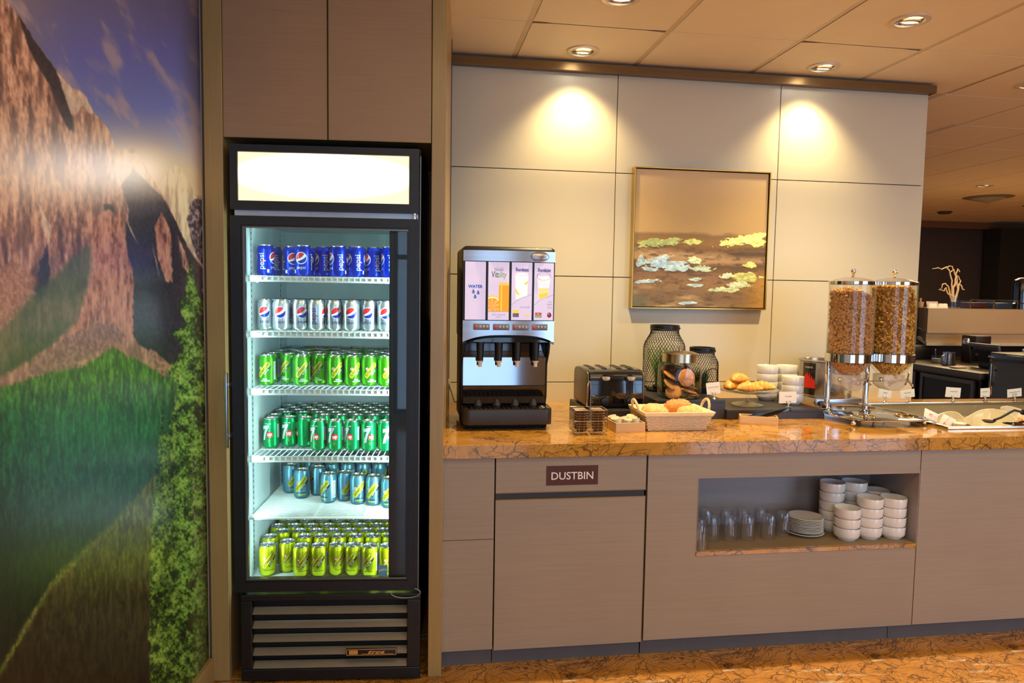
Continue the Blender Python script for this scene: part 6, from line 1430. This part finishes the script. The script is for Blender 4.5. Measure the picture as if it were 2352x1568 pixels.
nm_ = MB(); nm_.prism([(-.065, -.030), (.040, -.045), (.062, .010), (.050, .040), (-.060, .034)], .001, .014, 'z'); o = solo('napkin', nm_, mat('napkin_white', (226, 206, 190), .7, bumpk=(60, .5, .004)), 'folded white napkin with an orange mark on the steel counter', 'napkin', (3.285, 1.50, .8505), rz=.3, bevel=.004)
q_ = bpy.data.objects.new('orange_mark', MB().lathe([(.0001, .0146), (.013, .0146)], 16).mesh('orange_mark', mat('mark_orange', (226, 120, 50), .6))); COL.objects.link(q_); q_.parent = o
t = Thing('coffee_grinder', 'dark red coffee machine with a steel group head in the shade', 'coffee machine', (3.74, 1.95, .8505), local=True); t.part('body', MB().box(.02, .17, -.08, .08, .001, .235), mat('deep_red_case', (34, 8, 6), .5), bevel=.01); t.part('group_head', MB().lathe([(.0001, 0), (.030, 0), (.034, .02), (.022, .05), (.0001, .05)], 20, (-.012, -.02, .16)), steel())
t = Thing('black_grinder', 'black grinder near the wall end under the bar', 'grinder', (3.56, 2.35, .8505), local=True); t.part('body', MB().box(-.09, .10, -.12, .12, .001, .12), blackp(), bevel=.01); t.part('cup', MB().lathe([(.0001, 0), (.020, 0), (.022, .05), (.0205, .05)], 18, (-.125, -.04, .0012)), white())
t = Thing('commercial_oven', 'stainless commercial oven with a black control strip', 'oven', (3.5, .93, 0))
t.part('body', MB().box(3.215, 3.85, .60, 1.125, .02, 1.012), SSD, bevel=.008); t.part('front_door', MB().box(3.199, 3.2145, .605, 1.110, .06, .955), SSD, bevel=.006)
t.part('door_handle', MB().box(3.190, 3.1985, 1.075, 1.083, .76, .93), chrome(), bevel=.001)
cs = t.part('control_strip', MB().box(3.203, 3.2145, .62, 1.105, .962, 1.002), blackg(), bevel=.002)
t.part('lettering', Print().add(xf(text2d('Amana', .020, .0004, .2), -.17, .012), 0).build(lambda u, v, l: (3.2028 - l, .93 - u, .962 + v)), PW, cs, smooth=0)
stk = t.part('sticker', MB().box(3.1975, 3.1988, 1.070, 1.092, .700, .765), mat('sticker_cream', (226, 214, 180), .5), smooth=0); t.part('sticker_mark', MB().box(3.1968, 3.1974, 1.076, 1.086, .735, .752), SR, stk, smooth=0)
for z in (.885, .64): t.part('door_screw', MB().tube([(3.196, 1.050, z), (3.199, 1.050, z)], .009, 10), mat('screw_dark', (60, 58, 56), .4, .6))
for sx, sy in ((3.26, .66), (3.26, 1.07), (3.8, .66), (3.8, 1.07)): t.part('foot', MB().tube([(sx, sy, .0005), (sx, sy, .019)], .02, 10), blackp())
t = Thing('coffee_cup', 'cream cup on top of the steel oven', 'cup', (3.30, .865, 1.0125), local=True); t.part('cup', MB().lathe([(.0001, .001), (.026, .001), (.037, .055), (.035, .055), (.0001, .01)], 28), IV); t.part('handle', MB().tube([(-.030, .010, .042), (-.052, .016, .036), (-.050, .016, .018), (-.030, .010, .014)], .0045, 8), IV)
t = Thing('order_screen', 'tilted dark touch screen behind the steel oven', 'screen', (3.52, 1.50, .8505), local=True); b = MB(); b.X = Matrix.Rotation(-.18, 4, 'Y'); b.box(-.010, .010, -.17, .13, .03, .20); t.part('screen_body', b, mat('screen_bezel', (96, 92, 88), .35, .5), bevel=.006)
b = MB(); b.X = Matrix.Rotation(-.18, 4, 'Y'); b.box(-.0115, -.0105, -.15, .11, .05, .18); t.part('display', b, blackg(), smooth=0); t.part('stand', MB().box(-.02, .05, -.06, .04, .001, .04), blackp(), bevel=.004)
t = Thing('under_bar_shade_block', 'dark block put in as the shade under the bar', 'cabinet', (4.6, 3.3, 0)); t.part('body', MB().box(4.0, 5.2, 2.75, 3.10, 0, .96), mat('under_bar_shade', (24, 20, 18), .6), smooth=0); t.part('shelf_edge', MB().box(4.0, 5.2, 2.735, 2.7495, .80, .83), SSD, smooth=0)  # near-black block added to paint the shade under the bar
solo('dark_column', MB().box(-.10, 1.4, -.15, .15, 0, 2.43), mat('dark_column_panel', (34, 30, 18), .5), 'darker wall panel at the far end beside the picture edge', 'wall panel', (7.55, 5.80, 0))
